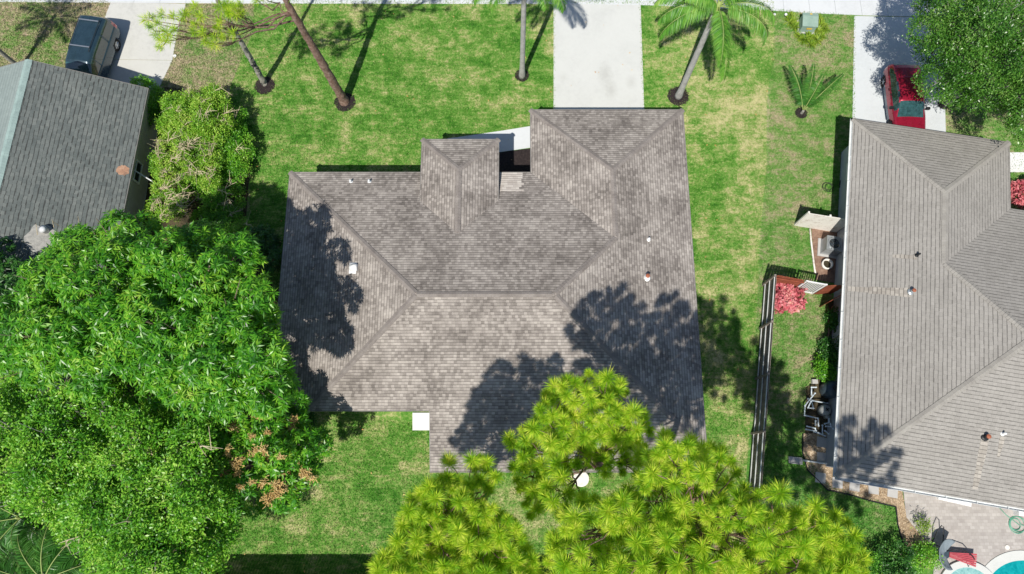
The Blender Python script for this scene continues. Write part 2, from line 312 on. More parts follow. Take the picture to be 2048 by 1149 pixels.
M['blue'] = flat('royal_blue_plastic', (0.05, 0.045, 0.62), 0.4)
M['hose_black'] = flat('dark_hose', (0.03, 0.03, 0.028), 0.5)
M['hose_green'] = flat('green_hose', (0.12, 0.36, 0.25), 0.4)
M['pvc'] = flat('white_pvc_pipe', (0.62, 0.70, 0.76), 0.35)
M['tank'] = flat('dark_blue_grey_tank', (0.05, 0.075, 0.095), 0.3)
M['filter'] = flat('beige_filter_shell', (0.34, 0.35, 0.34), 0.45)
M['terracotta'] = flat('terracotta', (0.40, 0.22, 0.18), 0.8)
M['grey_fabric'] = flat('grey_fabric', (0.20, 0.24, 0.27), 0.8, fine=80)
M['red_fabric'] = flat('faded_red_fabric', (0.42, 0.07, 0.09), 0.85, fine=80)
M['coping'] = concrete('pool_coping', (0.60, 0.61, 0.59), 0.4)
m, nt, n, l, p = newmat('pool_water')
v_ = geopos(n); wv = noise(n, l, v_, 3.0, 3, 0.6, 1.5)
l.new(ramp(n, l, wv, [(0.35, (0.0, 0.24, 0.27)), (0.65, (0.01, 0.36, 0.38))]), p.inputs['Base Color'])
p.inputs['Roughness'].default_value = 0.08; bump(n, l, p, noise(n, l, v_, 8, 2, 0.5), 0.15, 0.02); M['pool'] = m
m, nt, n, l, p = newmat('spa_water')
wv = noise(n, l, geopos(n), 3.5, 4, 0.7, 1.0)
l.new(ramp(n, l, wv, [(0.35, (0.16, 0.36, 0.36)), (0.65, (0.34, 0.58, 0.56))]), p.inputs['Base Color'])
p.inputs['Roughness'].default_value = 0.08; M['spa'] = m

# ------------------------------------------------------------------ mesh helpers
class MB:
    def __init__(s): s.v = []; s.f = []; s.uv = []
    def add(s, vs, fs, uvs=None):
        o = len(s.v); s.v += [tuple(x) for x in vs]
        for f in fs:
            s.f.append([o + i for i in f]); 
        s.uv += uvs if uvs else [None] * len(fs)
        return s
    def box(s, c, d, rz=0.0, M4=None):
        hx, hy, hz = d[0] / 2, d[1] / 2, d[2] / 2; cs, sn = math.cos(rz), math.sin(rz)
        vs = []
        for z in (-hz, hz):
            for x, y in ((-hx, -hy), (hx, -hy), (hx, hy), (-hx, hy)):
                q = Vector((c[0] + x * cs - y * sn, c[1] + x * sn + y * cs, c[2] + z))
                vs.append(M4 @ q if M4 else q)
        return s.add(vs, [(3, 2, 1, 0), (4, 5, 6, 7), (0, 1, 5, 4), (1, 2, 6, 5), (2, 3, 7, 6), (3, 0, 4, 7)])
    def prism(s, pts, z0, z1):
        k = len(pts)
        a = sum(pts[i][0] * pts[(i + 1) % k][1] - pts[(i + 1) % k][0] * pts[i][1] for i in range(k))
        if a < 0: pts = list(reversed(pts))
        vs = [(p[0], p[1], z0) for p in pts] + [(p[0], p[1], z1) for p in pts]
        return s.add(vs, [list(range(k))[::-1], list(range(k, 2 * k))] + [(i, (i + 1) % k, k + (i + 1) % k, k + i) for i in range(k)])
    def tube(s, pts, rad, k=7, cap=True):
        pts = [Vector(p) for p in pts]; o = len(s.v); n = len(pts)
        if isinstance(rad, (int, float)): rad = [rad] * n
        up = Vector((0, 0, 1)); vs = []
        for i, p in enumerate(pts):
            t = (pts[min(i + 1, n - 1)] - pts[max(i - 1, 0)]).normalized()
            a = t.cross(up)
            if a.length < 0.05: a = t.cross(Vector((1, 0, 0)))
            a.normalize(); b = t.cross(a)
            for j in range(k):
                an = 2 * math.pi * j / k
                vs.append(p + (a * math.cos(an) + b * math.sin(an)) * rad[i])
        fs = [(i * k + j, i * k + (j + 1) % k, (i + 1) * k + (j + 1) % k, (i + 1) * k + j) for i in range(n - 1) for j in range(k)]
        if cap: fs += [list(range(k))[::-1], [(n - 1) * k + j for j in range(k)]]
        return s.add(vs, fs)
    def lathe(s, prof, c=(0, 0, 0), k=24, axis='z', cap=True):
        vs = []
        for r, z in prof:
            for j in range(k):
                a = 2 * math.pi * j / k
                q = (r * math.cos(a), r * math.sin(a), z)
                if axis == 'y': q = (q[0], q[2], q[1])
                if axis == 'x': q = (q[2], q[0], q[1])
                vs.append((c[0] + q[0], c[1] + q[1], c[2] + q[2]))
        n = len(prof)
        fs = [(i * k + j, i * k + (j + 1) % k, (i + 1) * k + (j + 1) % k, (i + 1) * k + j) for i in range(n - 1) for j in range(k)]
        if cap: fs += [list(range(k))[::-1], [(n - 1) * k + j for j in range(k)]]
        return s.add(vs, fs)
def obj(name, mb, mat, parent=None, smooth=False, off=None):
    """ONE mesh object; off: the builder used place coordinates, make them local to the parent's base"""
    me = bpy.data.meshes.new(name)
    vs = mb.v
    if off is not None: vs = [(a[0] - off[0], a[1] - off[1], a[2] - off[2]) for a in vs]
    me.from_pydata(vs, [], mb.f)
    if any(u for u in mb.uv):
        ly = me.uv_layers.new(name='UVMap'); i = 0
        for f, u in zip(mb.f, mb.uv):
            for k in range(len(f)):
                ly.data[i].uv = u[k] if u else (0, 0); i += 1
    if mat: me.materials.append(M[mat] if isinstance(mat, str) else mat)
    if smooth: me.polygons.foreach_set('use_smooth', [True] * len(me.polygons))
    me.update()
    o = bpy.data.objects.new(name, me); COL.objects.link(o)
    if parent: o.parent = parent
    return o
def np_obj(name, V, Fq, mat, parent=None, off=None):
    V = np.asarray(V, dtype=np.float32).reshape(-1, 3)
    if off is not None: V = V - np.array(off[:], dtype=np.float32)
    Fq = np.asarray(Fq, dtype=np.int32); k = Fq.shape[1]
    me = bpy.data.meshes.new(name)
    me.vertices.add(len(V)); me.vertices.foreach_set('co', V.ravel())
    me.loops.add(Fq.size); me.loops.foreach_set('vertex_index', Fq.ravel())
    me.polygons.add(len(Fq)); me.polygons.foreach_set('loop_start', np.arange(0, Fq.size, k, dtype=np.int32))
    me.polygons.foreach_set('loop_total', np.full(len(Fq), k, dtype=np.int32))
    me.update(calc_edges=True); me.materials.append(M[mat])
    o = bpy.data.objects.new(name, me); COL.objects.link(o)
    if parent: o.parent = parent
    return o
def tag(o, label, cat, group=None, kind=None):
    if label: o['label'] = label
    if cat: o['category'] = cat
    if group: o['group'] = group
    if kind: o['kind'] = kind
    return o
def thing(name, label, cat, loc=(0, 0, 0), rz=0.0, group=None):
    o = bpy.data.objects.new(name, None); COL.objects.link(o); o.empty_display_size = 0.3
    o.location = loc; o.rotation_euler = (0, 0, rz)
    return tag(o, label, cat, group)
def struct(name, mb, mat, kind='structure', label=None, cat=None):
    o = obj(name, mb, mat); o['kind'] = kind
    if label: tag(o, label, cat)
    return o
def dup(root, loc, rz=0.0, label=None, sc=None):
    r = root.copy(); COL.objects.link(r); r.location = loc; r.rotation_euler = (0, 0, rz)
    if sc: r.scale = (sc, sc, sc)
    if label: r['label'] = label
    for ch in list(root.children):
        c = ch.copy(); COL.objects.link(c); c.parent = r
        for g in ch.children:
            d = g.copy(); COL.objects.link(d); d.parent = c
    return r
def pxs(lst, h=0.0): return [G(u, v, h).to_2d() for u, v in lst]

# ------------------------------------------------------------------ ground and paving
gm = MB(); gm.add([(-400, -400, 0), (400, -400, 0), (400, 400, 0), (-400, 400, 0)], [(0, 1, 2, 3)])
struct('ground', gm, 'old_grass')
SOD = pxs([(512, -60), (506, 63), (461, 174), (452, 230), (500, 300), (500, 480), (560, 700), (560, 900), (420, 1010), (420, 1260),
           (1480, 1260), (1492, 960), (1505, 760), (1516, 560), (1520, 470), (1533, 330), (1533, 210), (1540, 150), (1549, 110), (1547, -60)])
struct('lawn', MB().prism([tuple(p) for p in SOD], -0.02, 0.018), 'sod')
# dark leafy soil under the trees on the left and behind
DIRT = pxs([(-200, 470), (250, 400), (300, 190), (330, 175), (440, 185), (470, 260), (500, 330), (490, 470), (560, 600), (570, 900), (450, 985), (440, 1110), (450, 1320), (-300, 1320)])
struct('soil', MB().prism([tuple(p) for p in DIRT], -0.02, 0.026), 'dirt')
struct('driveway', MB().prism([tuple(p) for p in pxs([(1107, 9), (1281, 9), (1289, 240), (1107, 240)])], -0.05, 0.035), 'drive')
sw = MB()
def swline(u): # back edge of the pavement, curving down to the right
    return np.interp(u, [-100, 500, 1100, 1290, 1420, 1550, 1620, 1708, 1900, 2200], [4, 8, 9, 11, 17, 22, 27, 31, 36, 46])
u = -200.0
while u < 2250:
    u2 = u + 52
    a, b = G(u + .25, swline(u)), G(u2 - .25, swline(u2))
    c, d = a + Vector((0, 1.62, 0)), b + Vector((0, 1.62, 0))
    sw.prism([(a.x, a.y), (b.x, b.y), (d.x, d.y), (c.x, c.y)], -0.05, 0.036); u = u2
struct('sidewalk', sw, 'walk')
vr = G(1024, -95).y
struct('road', MB().prism([(-300, vr), (300, vr), (300, vr + 7), (-300, vr + 7)], -0.04, 0.012), 'old_drive')
struct('kerb', MB().prism([(-300, vr - 0.16), (300, vr - .16), (300, vr - 0.002), (-300, vr - 0.002)], -0.04, 0.13), 'walk')
for nm, pl in (('driveway', [(1708, 33), (1884, 37), (1893, 330), (1703, 330)]),):
    struct(nm, MB().prism([tuple(p) for p in pxs(pl)], -0.05, 0.034), 'drive_right')
od = MB()
LD = [(220, 4), (370, 8), (352, 78), (345, 110)]; 
od.prism([tuple(p) for p in pxs([(222, 5), (372, 9), (353, 75), (345, 121.3), (180, 118.5), (197, 70)])], -0.05, 0.03)
od.prism([tuple(p) for p in pxs([(179.8, 119.3), (344.8, 122.1), (322, 170), (290, 210), (90, 210), (120, 150)])], -0.05, 0.03)
struct('driveway', od, 'old_drive')
struct('path', MB().prism([tuple(p) for p in pxs([(895, 278), (938, 272), (1000, 263), (1062, 253), (1062, 296), (1000, 305), (950, 320), (895, 345)])], -0.03, 0.036), 'walk')
struct('entry_bed', MB().prism([tuple(p) for p in pxs([(995, 306), (1063, 297), (1075, 380), (995, 380)])], -0.03, 0.03), 'mulch')
struct('step_slab', MB().prism([tuple(p) for p in pxs([(825, 826), (866, 826), (866, 861), (825, 861)], 0.1)], -0.03, 0.10), 'white_slab')
struct('side_bed', MB().prism([tuple(p) for p in pxs([(1622, 452), (1665, 430), (1715, 430), (1715, 575), (1632, 560), (1628, 520), (1624, 480)])], -0.03, 0.03), 'red_mulch')
struct('side_bed', MB().prism([tuple(p) for p in pxs([(1655, 602), (1710, 602), (1705, 860), (1610, 868), (1612, 775), (1634, 760), (1640, 700), (1657, 660), (1660, 640)])], -0.03, 0.03), 'dirt')
struct('side_path', MB().prism([tuple(p) for p in pxs([(255, 270), (312, 268), (300, 345), (285, 440), (225, 440)])], -0.03, 0.034), 'old_drive')
GB = [(1606, 868), (1700, 862), (1700, 950), (1803, 975), (1812, 1035), (1834, 1063), (1866, 1092), (1860, 1140), (1830, 1125), (1806, 1085), (1796, 1050), (1792, 1014), (1745, 1003), (1700, 990), (1655, 980), (1615, 940), (1605, 905)]
struct('gravel_bed', MB().prism([tuple(p) for p in pxs(GB)], -0.03, 0.03), 'gravel')
ed = MB(); ep = [G(u, v, 0.05) for u, v in GB[11:] + [GB[0]]]; ep2 = [G(u, v, 0.05) for u, v in [(1850, 1135), (1826, 1122), (1806, 1085), (1796, 1050), (1792, 1014)]]
ed.tube(ep2 + ep, 0.035, 6); tag(obj('garden_edging', ed, 'dark'), 'dark curved edging strip between gravel bed and shaded grass', 'edging')
struct('patio', MB().prism([tuple(p) for p in pxs([(1805, 973), (2200, 1040), (2200, 1400), (1866, 1400), (1866, 1093), (1834, 1063), (1812, 1035)])], -0.03, 0.04), 'paver')

# pebbles: nobody could count them
def in_poly(P, poly):
    poly = np.array([(p[0], p[1]) for p in poly]); x, y = P[:, 0], P[:, 1]; ins = np.zeros(len(P), bool)
    j = len(poly) - 1
    for i in range(len(poly)):
        xi, yi = poly[i]; xj, yj = poly[j]
        c = ((yi > y) != (yj > y)) & (x < (xj - xi) * (y - yi) / (yj - yi + 1e-12) + xi)
        ins ^= c; j = i
    return ins
def scatter(poly, n):
    a = np.array([(p[0], p[1]) for p in poly]); lo, hi = a.min(0), a.max(0); out = np.zeros((0, 2))
    while len(out) < n:
        q = rng.uniform(lo, hi, (n * 2, 2)); out = np.vstack([out, q[in_poly(q, poly)]])
    return out[:n]
octv = np.array([(1, 0, 0), (-1, 0, 0), (0, 1, 0), (0, -1, 0), (0, 0, .7), (0, 0, -.7)])
octf = np.array([(0, 2, 4), (2, 1, 4), (1, 3, 4), (3, 0, 4)])
def pebbles(name, poly, n, r0, r1, mat, z=0.03, label=None, cat=None):
    q = scatter(poly, n); r = rng.uniform(r0, r1, n)
    an = rng.uniform(0, 6.28, n); cs, sn = np.cos(an), np.sin(an)
    o = octv[None] * r[:, None, None] * rng.uniform(.6, 1.3, (n, 1, 3))
    V = np.stack([o[..., 0] * cs[:, None] - o[..., 1] * sn[:, None] + q[:, 0:1], o[..., 0] * sn[:, None] + o[..., 1] * cs[:, None] + q[:, 1:2], o[..., 2] * .8 + z], -1)
    Fa = (octf[None] + (np.arange(n) * 6)[:, None, None]).reshape(-1, 3)
    o = np_obj(name, V, Fa, mat); tag(o, label, cat, None, 'stuff'); return o
pebbles('gravel', pxs(GB), 5200, 0.02, 0.05, 'pebble', 0.035, 'tan and brown river gravel around the corner of the right house', 'gravel')

# grass blades, thin triangles standing in the lawn
def blades(name, poly, n, mat, holes, L=(.06, .12), W=0.022, z=0.015):
    q = scatter(poly, n)
    for h in holes: q = q[~in_poly(q, h)]
    n = len(q); an = rng.uniform(0, 6.28, n); le = rng.uniform(L[0], L[1], n); ti = rng.uniform(.15, 1.2, n)
    d = np.stack([np.cos(an) * np.sin(ti), np.sin(an) * np.sin(ti), np.cos(ti)], -1)
    sd = np.stack([-np.sin(an), np.cos(an), np.zeros(n)], -1) * W
    b = np.concatenate([q, np.full((n, 1), z)], 1)
    V = np.stack([b - sd, b + sd, b + d * le[:, None]], 1)
    o = np_obj(name, V, np.arange(n * 3).reshape(-1, 3), mat); return o
PAVED = [pxs([(1110, 9), (1278, 9), (1286, 240), (1110, 240)]), [(-11.2, 3.4), (8.8, .6), (8.8, 18.3), (1.2, 18.3), (1.2, 14.8), (-11.2, 14.8)]]
PAVED.append(pxs([(895, 278), (938, 272), (1000, 263), (1062, 253), (1062, 380), (950, 380), (895, 345)]))
tag(blades('grass', [p for p in SOD if True], 300000, 'sod_blade', PAVED, z=0.018), 'fresh green and straw coloured turf around the central house', 'grass', None, 'stuff')
OLD1 = pxs([(1549, 20), (1710, 32), (1708, 330), (1700, 440), (1622, 452), (1626, 560), (1655, 602), (1660, 660), (1634, 760), (1612, 775), (1606, 900), (1660, 972), (1790, 1012), (1800, 1090), (1850, 1240), (1490, 1240), (1516, 560), (1533, 330)])
OLD2 = pxs([(-40, -40), (222, 5), (197, 70), (120, 150), (-40, 150)]); OLD3 = pxs([(372, 9), (510, 9), (506, 63), (461, 174), (452, 200), (330, 185), (322, 170), (345, 121), (353, 75)])
OLD4 = pxs([(1887, 37), (2150, 40), (2150, 420), (1895, 330)])
for nm, P_, k, lb in (('grass', OLD1, 60000, 'worn lawn with brown patches beside the grey roofed house on the right'), ('grass', OLD2, 16000, 'patchy dry grass behind the parked minivan'),
                  ('grass', OLD3, 12000, 'bare brown patch of grass beside the old driveway'), ('grass', OLD4, 16000, 'shaded grass under the tree at top right')):
    tag(blades(nm, P_, k, 'old_blade', []), lb, 'grass', None, 'stuff')

# fallen leaves on the lawn
fl = []
q = scatter(SOD, 260); n_ = len(q)
an = rng.uniform(0, 6.28, n_); s_ = rng.uniform(.03, .07, n_)
V = np.stack([np.stack([q[:, 0] + np.cos(an + a) * s_ * k, q[:, 1] + np.sin(an + a) * s_ * k, np.full(n_, .10)], -1) for a, k in ((0, 1), (1.6, .5), (3.14, 1), (4.7, .5))], 1)
tag(np_obj('fallen_leaves', V, np.arange(n_ * 4).reshape(-1, 4), 'deadleaf'), 'small dry orange leaves scattered on the lawn', 'leaves', None, 'stuff')

# ------------------------------------------------------------------ houses
def roof(parent, planes, mat, z0, s, name='roof', fascia=None):
    """planes: (local xy polygon, eave point, unit downslope direction, eave height)"""
    mb = MB(); un = MB()
    k = math.sqrt(1 + s * s)
    for poly, ep, dn, ze in planes:
        al = (-dn[1], dn[0]); vs = []; uv = []
        for x, y in poly:
            up = -((x - ep[0]) * dn[0] + (y - ep[1]) * dn[1])
            vs.append((x, y, ze + s * up)); uv.append(((x * al[0] + y * al[1]) + 50, up * k + 10))
        a = sum(poly[i][0] * poly[(i + 1) % len(poly)][1] - poly[(i + 1) % len(poly)][0] * poly[i][1] for i in range(len(poly)))
        if a < 0: vs.reverse(); uv.reverse()
        mb.add(vs, [list(range(len(vs)))], [uv])
        mb.add([(x, y, z - 0.10) for x, y, z in vs], [list(range(len(vs)))[::-1]], [uv[::-1]])
    return obj(name, mb, mat, parent)
def edge_board(parent, pts, name, mat, hgt=0.16, out=0.02, th=0.03):
    mb = MB()
    for a, b in zip(pts, pts[1:]):
        a = Vector(a); b = Vector(b); d = (b - a); dd = Vector((d.x, d.y, 0)).normalized(); nrm = Vector((dd.y, -dd.x, 0))
        o0 = nrm * (out - th); o1 = nrm * out; dz = Vector((0, 0, -hgt)); up = Vector((0, 0, 0.012))
        e = dd * 0.0
        vs = [a + o0 + dz, b + o0 + dz, b + o1 + dz, a + o1 + dz, a + o0 + up, b + o0 + up, b + o1 + up, a + o1 + up]
        mb.add(vs, [(3, 2, 1, 0), (4, 5, 6, 7), (0, 1, 5, 4), (1, 2, 6, 5), (2, 3, 7, 6), (3, 0, 4, 7)])
    return obj(name, mb, mat, parent)
def caps(parent, lines, mat, w=0.14, s=1 / 3, step=0.15):
    """bent cap shingles lapped along a ridge or hip"""
    for a, b in lines:
        mb = MB(); a = Vector(a); b = Vector(b); L = (b - a).length; t = (b - a).normalized()
        sd = t.cross(Vector((0, 0, 1))).normalized(); up = sd.cross(t).normalized(); k = int(L / step)
        hip = abs(t.z) > 0.05; dr = w * (0.24 if hip else 0.333)
        for i in range(k):
            j = rng.uniform(-.006, .006); p0 = a + t * (i * step); p1 = a + t * (i * step + step * 1.15)
            e0 = up * 0.018; e1 = up * 0.034
            vs = [p0 + sd * (w + j) - up * dr + e1, p0 + e1 + up * .01, p0 - sd * (w - j) - up * dr + e1, p1 + sd * (w + j) - up * dr + e0, p1 + e0 + up * .01, p1 - sd * (w - j) - up * dr + e0]
            mb.add(vs, [(0, 1, 4, 3), (1, 2, 5, 4), (0, 2, 1), (3, 4, 5)])
        obj('ridge_cap', mb, mat, parent)
def window(parent, c, w, h, nx, ny):
    """window set in a wall at c, facing (nx, ny)"""
    rz = math.atan2(ny, nx); f = MB(); n3 = Vector((nx, ny, 0)); t3 = Vector((-ny, nx, 0)); c = Vector(c)
    for dx, dz, a, b in ((-w / 2, 0, .07, h), (w / 2, 0, .07, h), (0, h / 2, w, .07), (0, -h / 2, w + .1, .08), (0, 0, w, .04)):
        f.box(c + t3 * dx + Vector((0, 0, dz)) + n3 * .03, (0.08, a, b), rz)
    fr = obj('window', f, 'white', parent)
    obj('pane', MB().box(c + n3 * 0.012, (0.02, w - .07, h - .07), rz), 'window', fr)
def vent_pipe(parent, p, r, h, mat, name='vent_pipe', lean=None, cap=None):
    mb = MB(); p = Vector(p)
    mb.tube([p - Vector((0, 0, .1)), p + Vector((0, 0, h))], r, 10)
    mb.lathe([(r * 2.2, -0.02), (r * 2.0, 0.015), (r, 0.04)], p, 12)
    o = obj(name, mb, mat, parent, True)
    if cap: obj('vent_cap', MB().lathe([(r * 1.1, h - .02), (r * 1.15, h + .03), (r * .4, h + .06)], p, 12), cap, o)
    return o

SL = 1 / 3
E0 = 2.7
# --- central house
hm = thing('house', 'central house with brown weathered shingle roof, garage wing facing the driveway', 'house')
xl, xr, yf, yr, run = -11.45, 9.04, 15.07, 7.97, 7.10
zr = E0 + run * SL
zb = E0 + (yr - 2.85) * 0 + 0
def zrear(y): return zr - (yr - y) * SL
def zleft(x): return E0 + (x - xl) * SL
gx, gy = 5.0, 18.65; zg = E0 + 4.04 * SL
planes = [
    ([(xl, yf), (xl + run, yr), (-9.47, 2.85), (-9.58, 2.85), (-9.58, 3.08), (xl, 3.08)], (xl, 0), (-1, 0), E0),
    ([(xl, yf), (0.96, yf), (gx, 11.03), (1.94, yr), (xl + run, yr)], (0, yf), (0, 1), E0),
    ([(xl + run, yr), (1.94, yr), (xr, 0.87), (xr, 0.12), (-3.8, 0.12), (-3.8, 2.85), (-9.47, 2.85)], (0, 0.87), (0, -1), E0),
    ([(xr, gy), (gx, gy - 4.04), (gx, 11.03), (1.94, yr), (xr, 0.87)], (xr, 0), (1, 0), E0),
    ([(0.96, gy), (gx, gy - 4.04), (gx, 11.03), (0.96, yf)], (0.96, 0), (-1, 0), E0),
    ([(0.96, gy), (xr, gy), (gx, gy - 4.04)], (0, gy), (0, 1), E0),
]
rf = roof(hm, planes, 'shingle', E0, SL)
# raised entry roof
ZP = 3.3; px0, px1, py1 = -4.62, -0.67, 16.63; pxm = (px0 + px1) / 2; pr = (px1 - px0) / 2; zp = ZP + pr * SL
yj = yf - (ZP - E0) / SL; yt = yf - (zp - E0) / SL
yj -= 0.03; yt -= 0.03
er = roof(hm, [([(px0, py1), (pxm, py1 - pr), (pxm, yt), (px0, yj)], (px0, 0), (-1, 0), ZP),
               ([(px1, py1), (pxm, py1 - pr), (pxm, yt), (px1, yj)], (px1, 0), (1, 0), ZP),
               ([(px0, py1), (px1, py1), (pxm, py1 - pr)], (0, py1), (0, 1), ZP)], 'shingle', ZP, SL, 'entry_roof')
caps(rf, [((xl, yf, E0), (xl + run, yr, zr)), ((-9.47, 2.85, zrear(2.85)), (xl + run, yr, zr)), ((xl + run, yr, zr), (1.94, yr, zr)),
          ((gx, 11.03, zg), (1.94, yr, zr)), ((xr, 0.87, E0), (1.94, yr, zr)), ((gx, gy - 4.04, zg), (gx, 11.03, zg)),
          ((0.96, gy, E0), (gx, gy - 4.04, zg)), ((xr, gy, E0), (gx, gy - 4.04, zg))], 'cap')
caps(er, [((px0, py1, ZP), (pxm, py1 - pr, zp)), ((px1, py1, ZP), (pxm, py1 - pr, zp)), ((pxm, py1 - pr, zp), (pxm, yt, zp))], 'cap')
edge_board(hm, [(-9.58, 2.85, zrear(2.85)), (-3.8, 2.85, zrear(2.85)), (-3.8, 0.12, zrear(.12)), (xr, 0.12, zrear(.12)), (xr, 0.87, E0), (xr, gy, E0), (0.96, gy, E0), (0.96, yf, E0), (xl, yf, E0), (xl, 3.08, E0), (-9.58, 3.08, zleft(-9.58)), (-9.58, 2.85, zleft(-9.58))], 'fascia', 'drip', 0.17, 0.012)
edge_board(hm, [(px1, yj, ZP), (px1, py1, ZP), (px0, py1, ZP), (px0, yj, ZP)], 'fascia', 'drip', 0.17, 0.012)
wl_ = MB()
wl_.box(((-10.9 - 3.3) / 2, (3.4 + 14.5) / 2, 1.34), (7.6, 11.1, 2.68)); wl_.box(((-3.3 + 8.5) / 2, (.7 + 14.5) / 2, 1.32), (11.8, 13.8, 2.64))
wl_.box(((1.5 + 8.5) / 2, (14.51 + 18.1) / 2, 1.34), (7.0, 3.6, 2.68))
wl_.box(((px0 + px1) / 2, 14.9, 1.6), (2.9, 0.9, 3.2))
for x in (px0 + .55, px1 - .55): wl_.box((x, 16.1, 1.6), (.3, .3, 3.2))
obj('wall', wl_, 'wall', hm)
gd = MB()
for k in range(4): gd.box((5.0, 18.125, 0.34 + k * 0.535), (4.9, 0.04, 0.515))
obj('garage_door', gd, 'white', hm)
fd = obj('front_door', MB().box((-2.65, 15.38, 1.05), (1.0, 0.06, 2.1)), 'redwood', hm)
obj('handle', MB().tube([(-2.25, 15.42, 1.0), (-2.25, 15.48, 1.0), (-2.25, 15.48, 1.15)], .015, 6), 'chrome', fd)
for x in (-9.2, -6.4): window(hm, (x, 14.5, 1.5), 1.5, 1.2, 0, 1)
for x in (-8.6, -6.0): window(hm, (x, 3.4, 1.5), 1.3, 1.2, 0, -1)
for x in (0, 4.5): window(hm, (x, 0.7, 1.45), 1.8, 1.2, 0, -1)
for y in (6, 11): window(hm, (-10.9, y, 1.5), 1.2, 1.1, -1, 0)
for y in (4, 9, 13): window(hm, (8.5, y, 1.5), 1.2, 1.1, 1, 0)
# roof fittings
def on_front(u, v):
    h = 3.0
    for _ in range(6): p = G(u, v, h); h = E0 + (yf - p.y) * SL
    return G(u, v, h)
def on_right(u, v):
    h = 3.0
    for _ in range(6): p = G(u, v, h); h = E0 + (xr - p.x) * SL
    return G(u, v, h)
def on_left(u, v):
    h = 3.0
    for _ in range(6): p = G(u, v, h); h = zleft(p.x)
    return G(u, v, h)
for u, v in ((702, 364), (739, 364)): vent_pipe(hm, on_front(u, v), .05, .22, 'fascia')
vent_pipe(hm, on_right(1297, 480), .05, .24, 'white')
vp = on_right(1293, 556)
vent_pipe(hm, vp, .09, .34, 'white', 'flue', cap='orange')
hp = on_left(709, 537)
hv = MB(); hv.box((hp.x, hp.y, hp.z + .02), (.5, .55, .02)); 
hv.tube([(hp.x - .17, hp.y, hp.z + .07), (hp.x + .06, hp.y, hp.z + .15), (hp.x + .16, hp.y, hp.z + .17)], [.15, .17, .17], 14)
obj('hood_vent', hv, 'white', hm, True)
# paler patch of new shingles beside the entry roof, toothed where it laces in
pt = MB(); xs0 = px1 + .06; k_ = math.sqrt(1 + SL * SL)
for i in range(9):
    y1 = yf - i * 0.136; y0 = y1 - 0.136; xe = 0.36 + rng.choice([0, .12, .24, .18])
    vs = []; uv = []
    for x, y in ((xs0, y0), (xe, y0), (xe, y1), (xs0, y1)):
        vs.append((x, y, E0 + (yf - y) * SL + .006)); uv.append((x + 50, (yf - y) * k_ + 10))
    a = pt.add(vs, [(0, 1, 2, 3)], [uv])
obj('roof_patch', pt, 'shingle_new', hm)

# --- right house, turned a little clockwise
FLc = G(1706, 238, 2.7); ra = R(-9.6)
hr = thing('house', 'house on the right with plain grey-brown roof, white gutters and parked red car', 'house', (FLc.x, FLc.y, 0), ra)
D = 18.45; ED = 3.75; WW = 8.1; rn = (D - ED) / 2; zR = E0 + rn * SL; zW = E0 + WW / 2 * SL; X2 = 24.0
# local: x right, y negative going down the picture
pl = [
    ([(0, 0), (WW / 2, -WW / 2), (WW / 2, -(ED + WW / 2)), (rn, -(ED + rn)), (0, -D)], (0, 0), (-1, 0), E0),
    ([(0, 0), (WW, 0), (WW / 2, -WW / 2)], (0, 0), (0, 1), E0),
    ([(WW, 0), (WW / 2, -WW / 2), (WW / 2, -(ED + WW / 2)), (WW, -ED)], (WW, 0), (1, 0), E0),
    ([(WW, -ED), (WW / 2, -(ED + WW / 2)), (rn, -(ED + rn)), (X2 - rn, -(ED + rn)), (X2, -ED)], (0, -ED), (0, 1), E0),
    ([(0, -D), (rn, -(ED + rn)), (X2 - rn, -(ED + rn)), (X2, -D)], (0, -D), (0, -1), E0),
    ([(X2, -ED), (X2 - rn, -(ED + rn)), (X2, -D)], (X2, 0), (1, 0), E0),
]
rr = roof(hr, pl, 'shingle_right', E0, SL)
caps(rr, [((0, 0, E0), (WW / 2, -WW / 2, zW)), ((WW, 0, E0), (WW / 2, -WW / 2, zW)), ((WW / 2, -WW / 2, zW), (WW / 2, -(ED + WW / 2), zW)),
          ((WW / 2, -(ED + WW / 2), zW), (rn, -(ED + rn), zR)), ((0, -D, E0), (rn, -(ED + rn), zR)), ((rn, -(ED + rn), zR), (X2 - rn, -(ED + rn), zR)),
          ((X2, -D, E0), (X2 - rn, -(ED + rn), zR)), ((X2, -ED, E0), (X2 - rn, -(ED + rn), zR))], 'cap_right', 0.15)
edge_board(hr, [(X2, -D, E0), (X2, -ED, E0), (WW, -ED, E0), (WW, 0, E0), (0, 0, E0)], 'fascia', 'drip', .17, .012)
def gutter(parent, a, b):
    a = Vector(a); b = Vector(b); t = (b - a).normalized(); o = Vector((t.y, -t.x, 0)); mb = MB()
    prof = [(0.0, 0.0), (0.0, -.12), (.10, -.12), (.135, 0.0), (.12, 0.0), (.09, -.10), (.012, -.10), (.012, 0)]
    vs = [p + o * x + Vector((0, 0, z)) for p in (a, b) for x, z in prof]; k = len(prof)
    mb.add(vs, [(i, (i + 1) % k, k + (i + 1) % k, k + i) for i in range(k)] + [list(range(k))[::-1], list(range(k, 2 * k))])
    L = (b - a).length; x = .8
    while x < L:
        c = a + t * x + o * .06; mb.box((c.x, c.y, c.z + .004), (.03, .15, .006), math.atan2(t.y, t.x)); x += 1.4
    return obj('gutter', mb, 'gutter', parent)
gutter(hr, (0, 0, E0 - .01), (0, -D, E0 - .01)); gutter(hr, (0, -D, E0 - .01), (X2, -D, E0 - .01))
w2 = MB(); w2.prism([(.62, -.55), (WW - .55, -.55), (WW - .55, -ED - .55), (X2 - .55, -ED - .55), (X2 - .55, -D + .6), (.62, -D + .6)], 0, 2.66)
obj('wall', w2, 'wall_grey', hr)
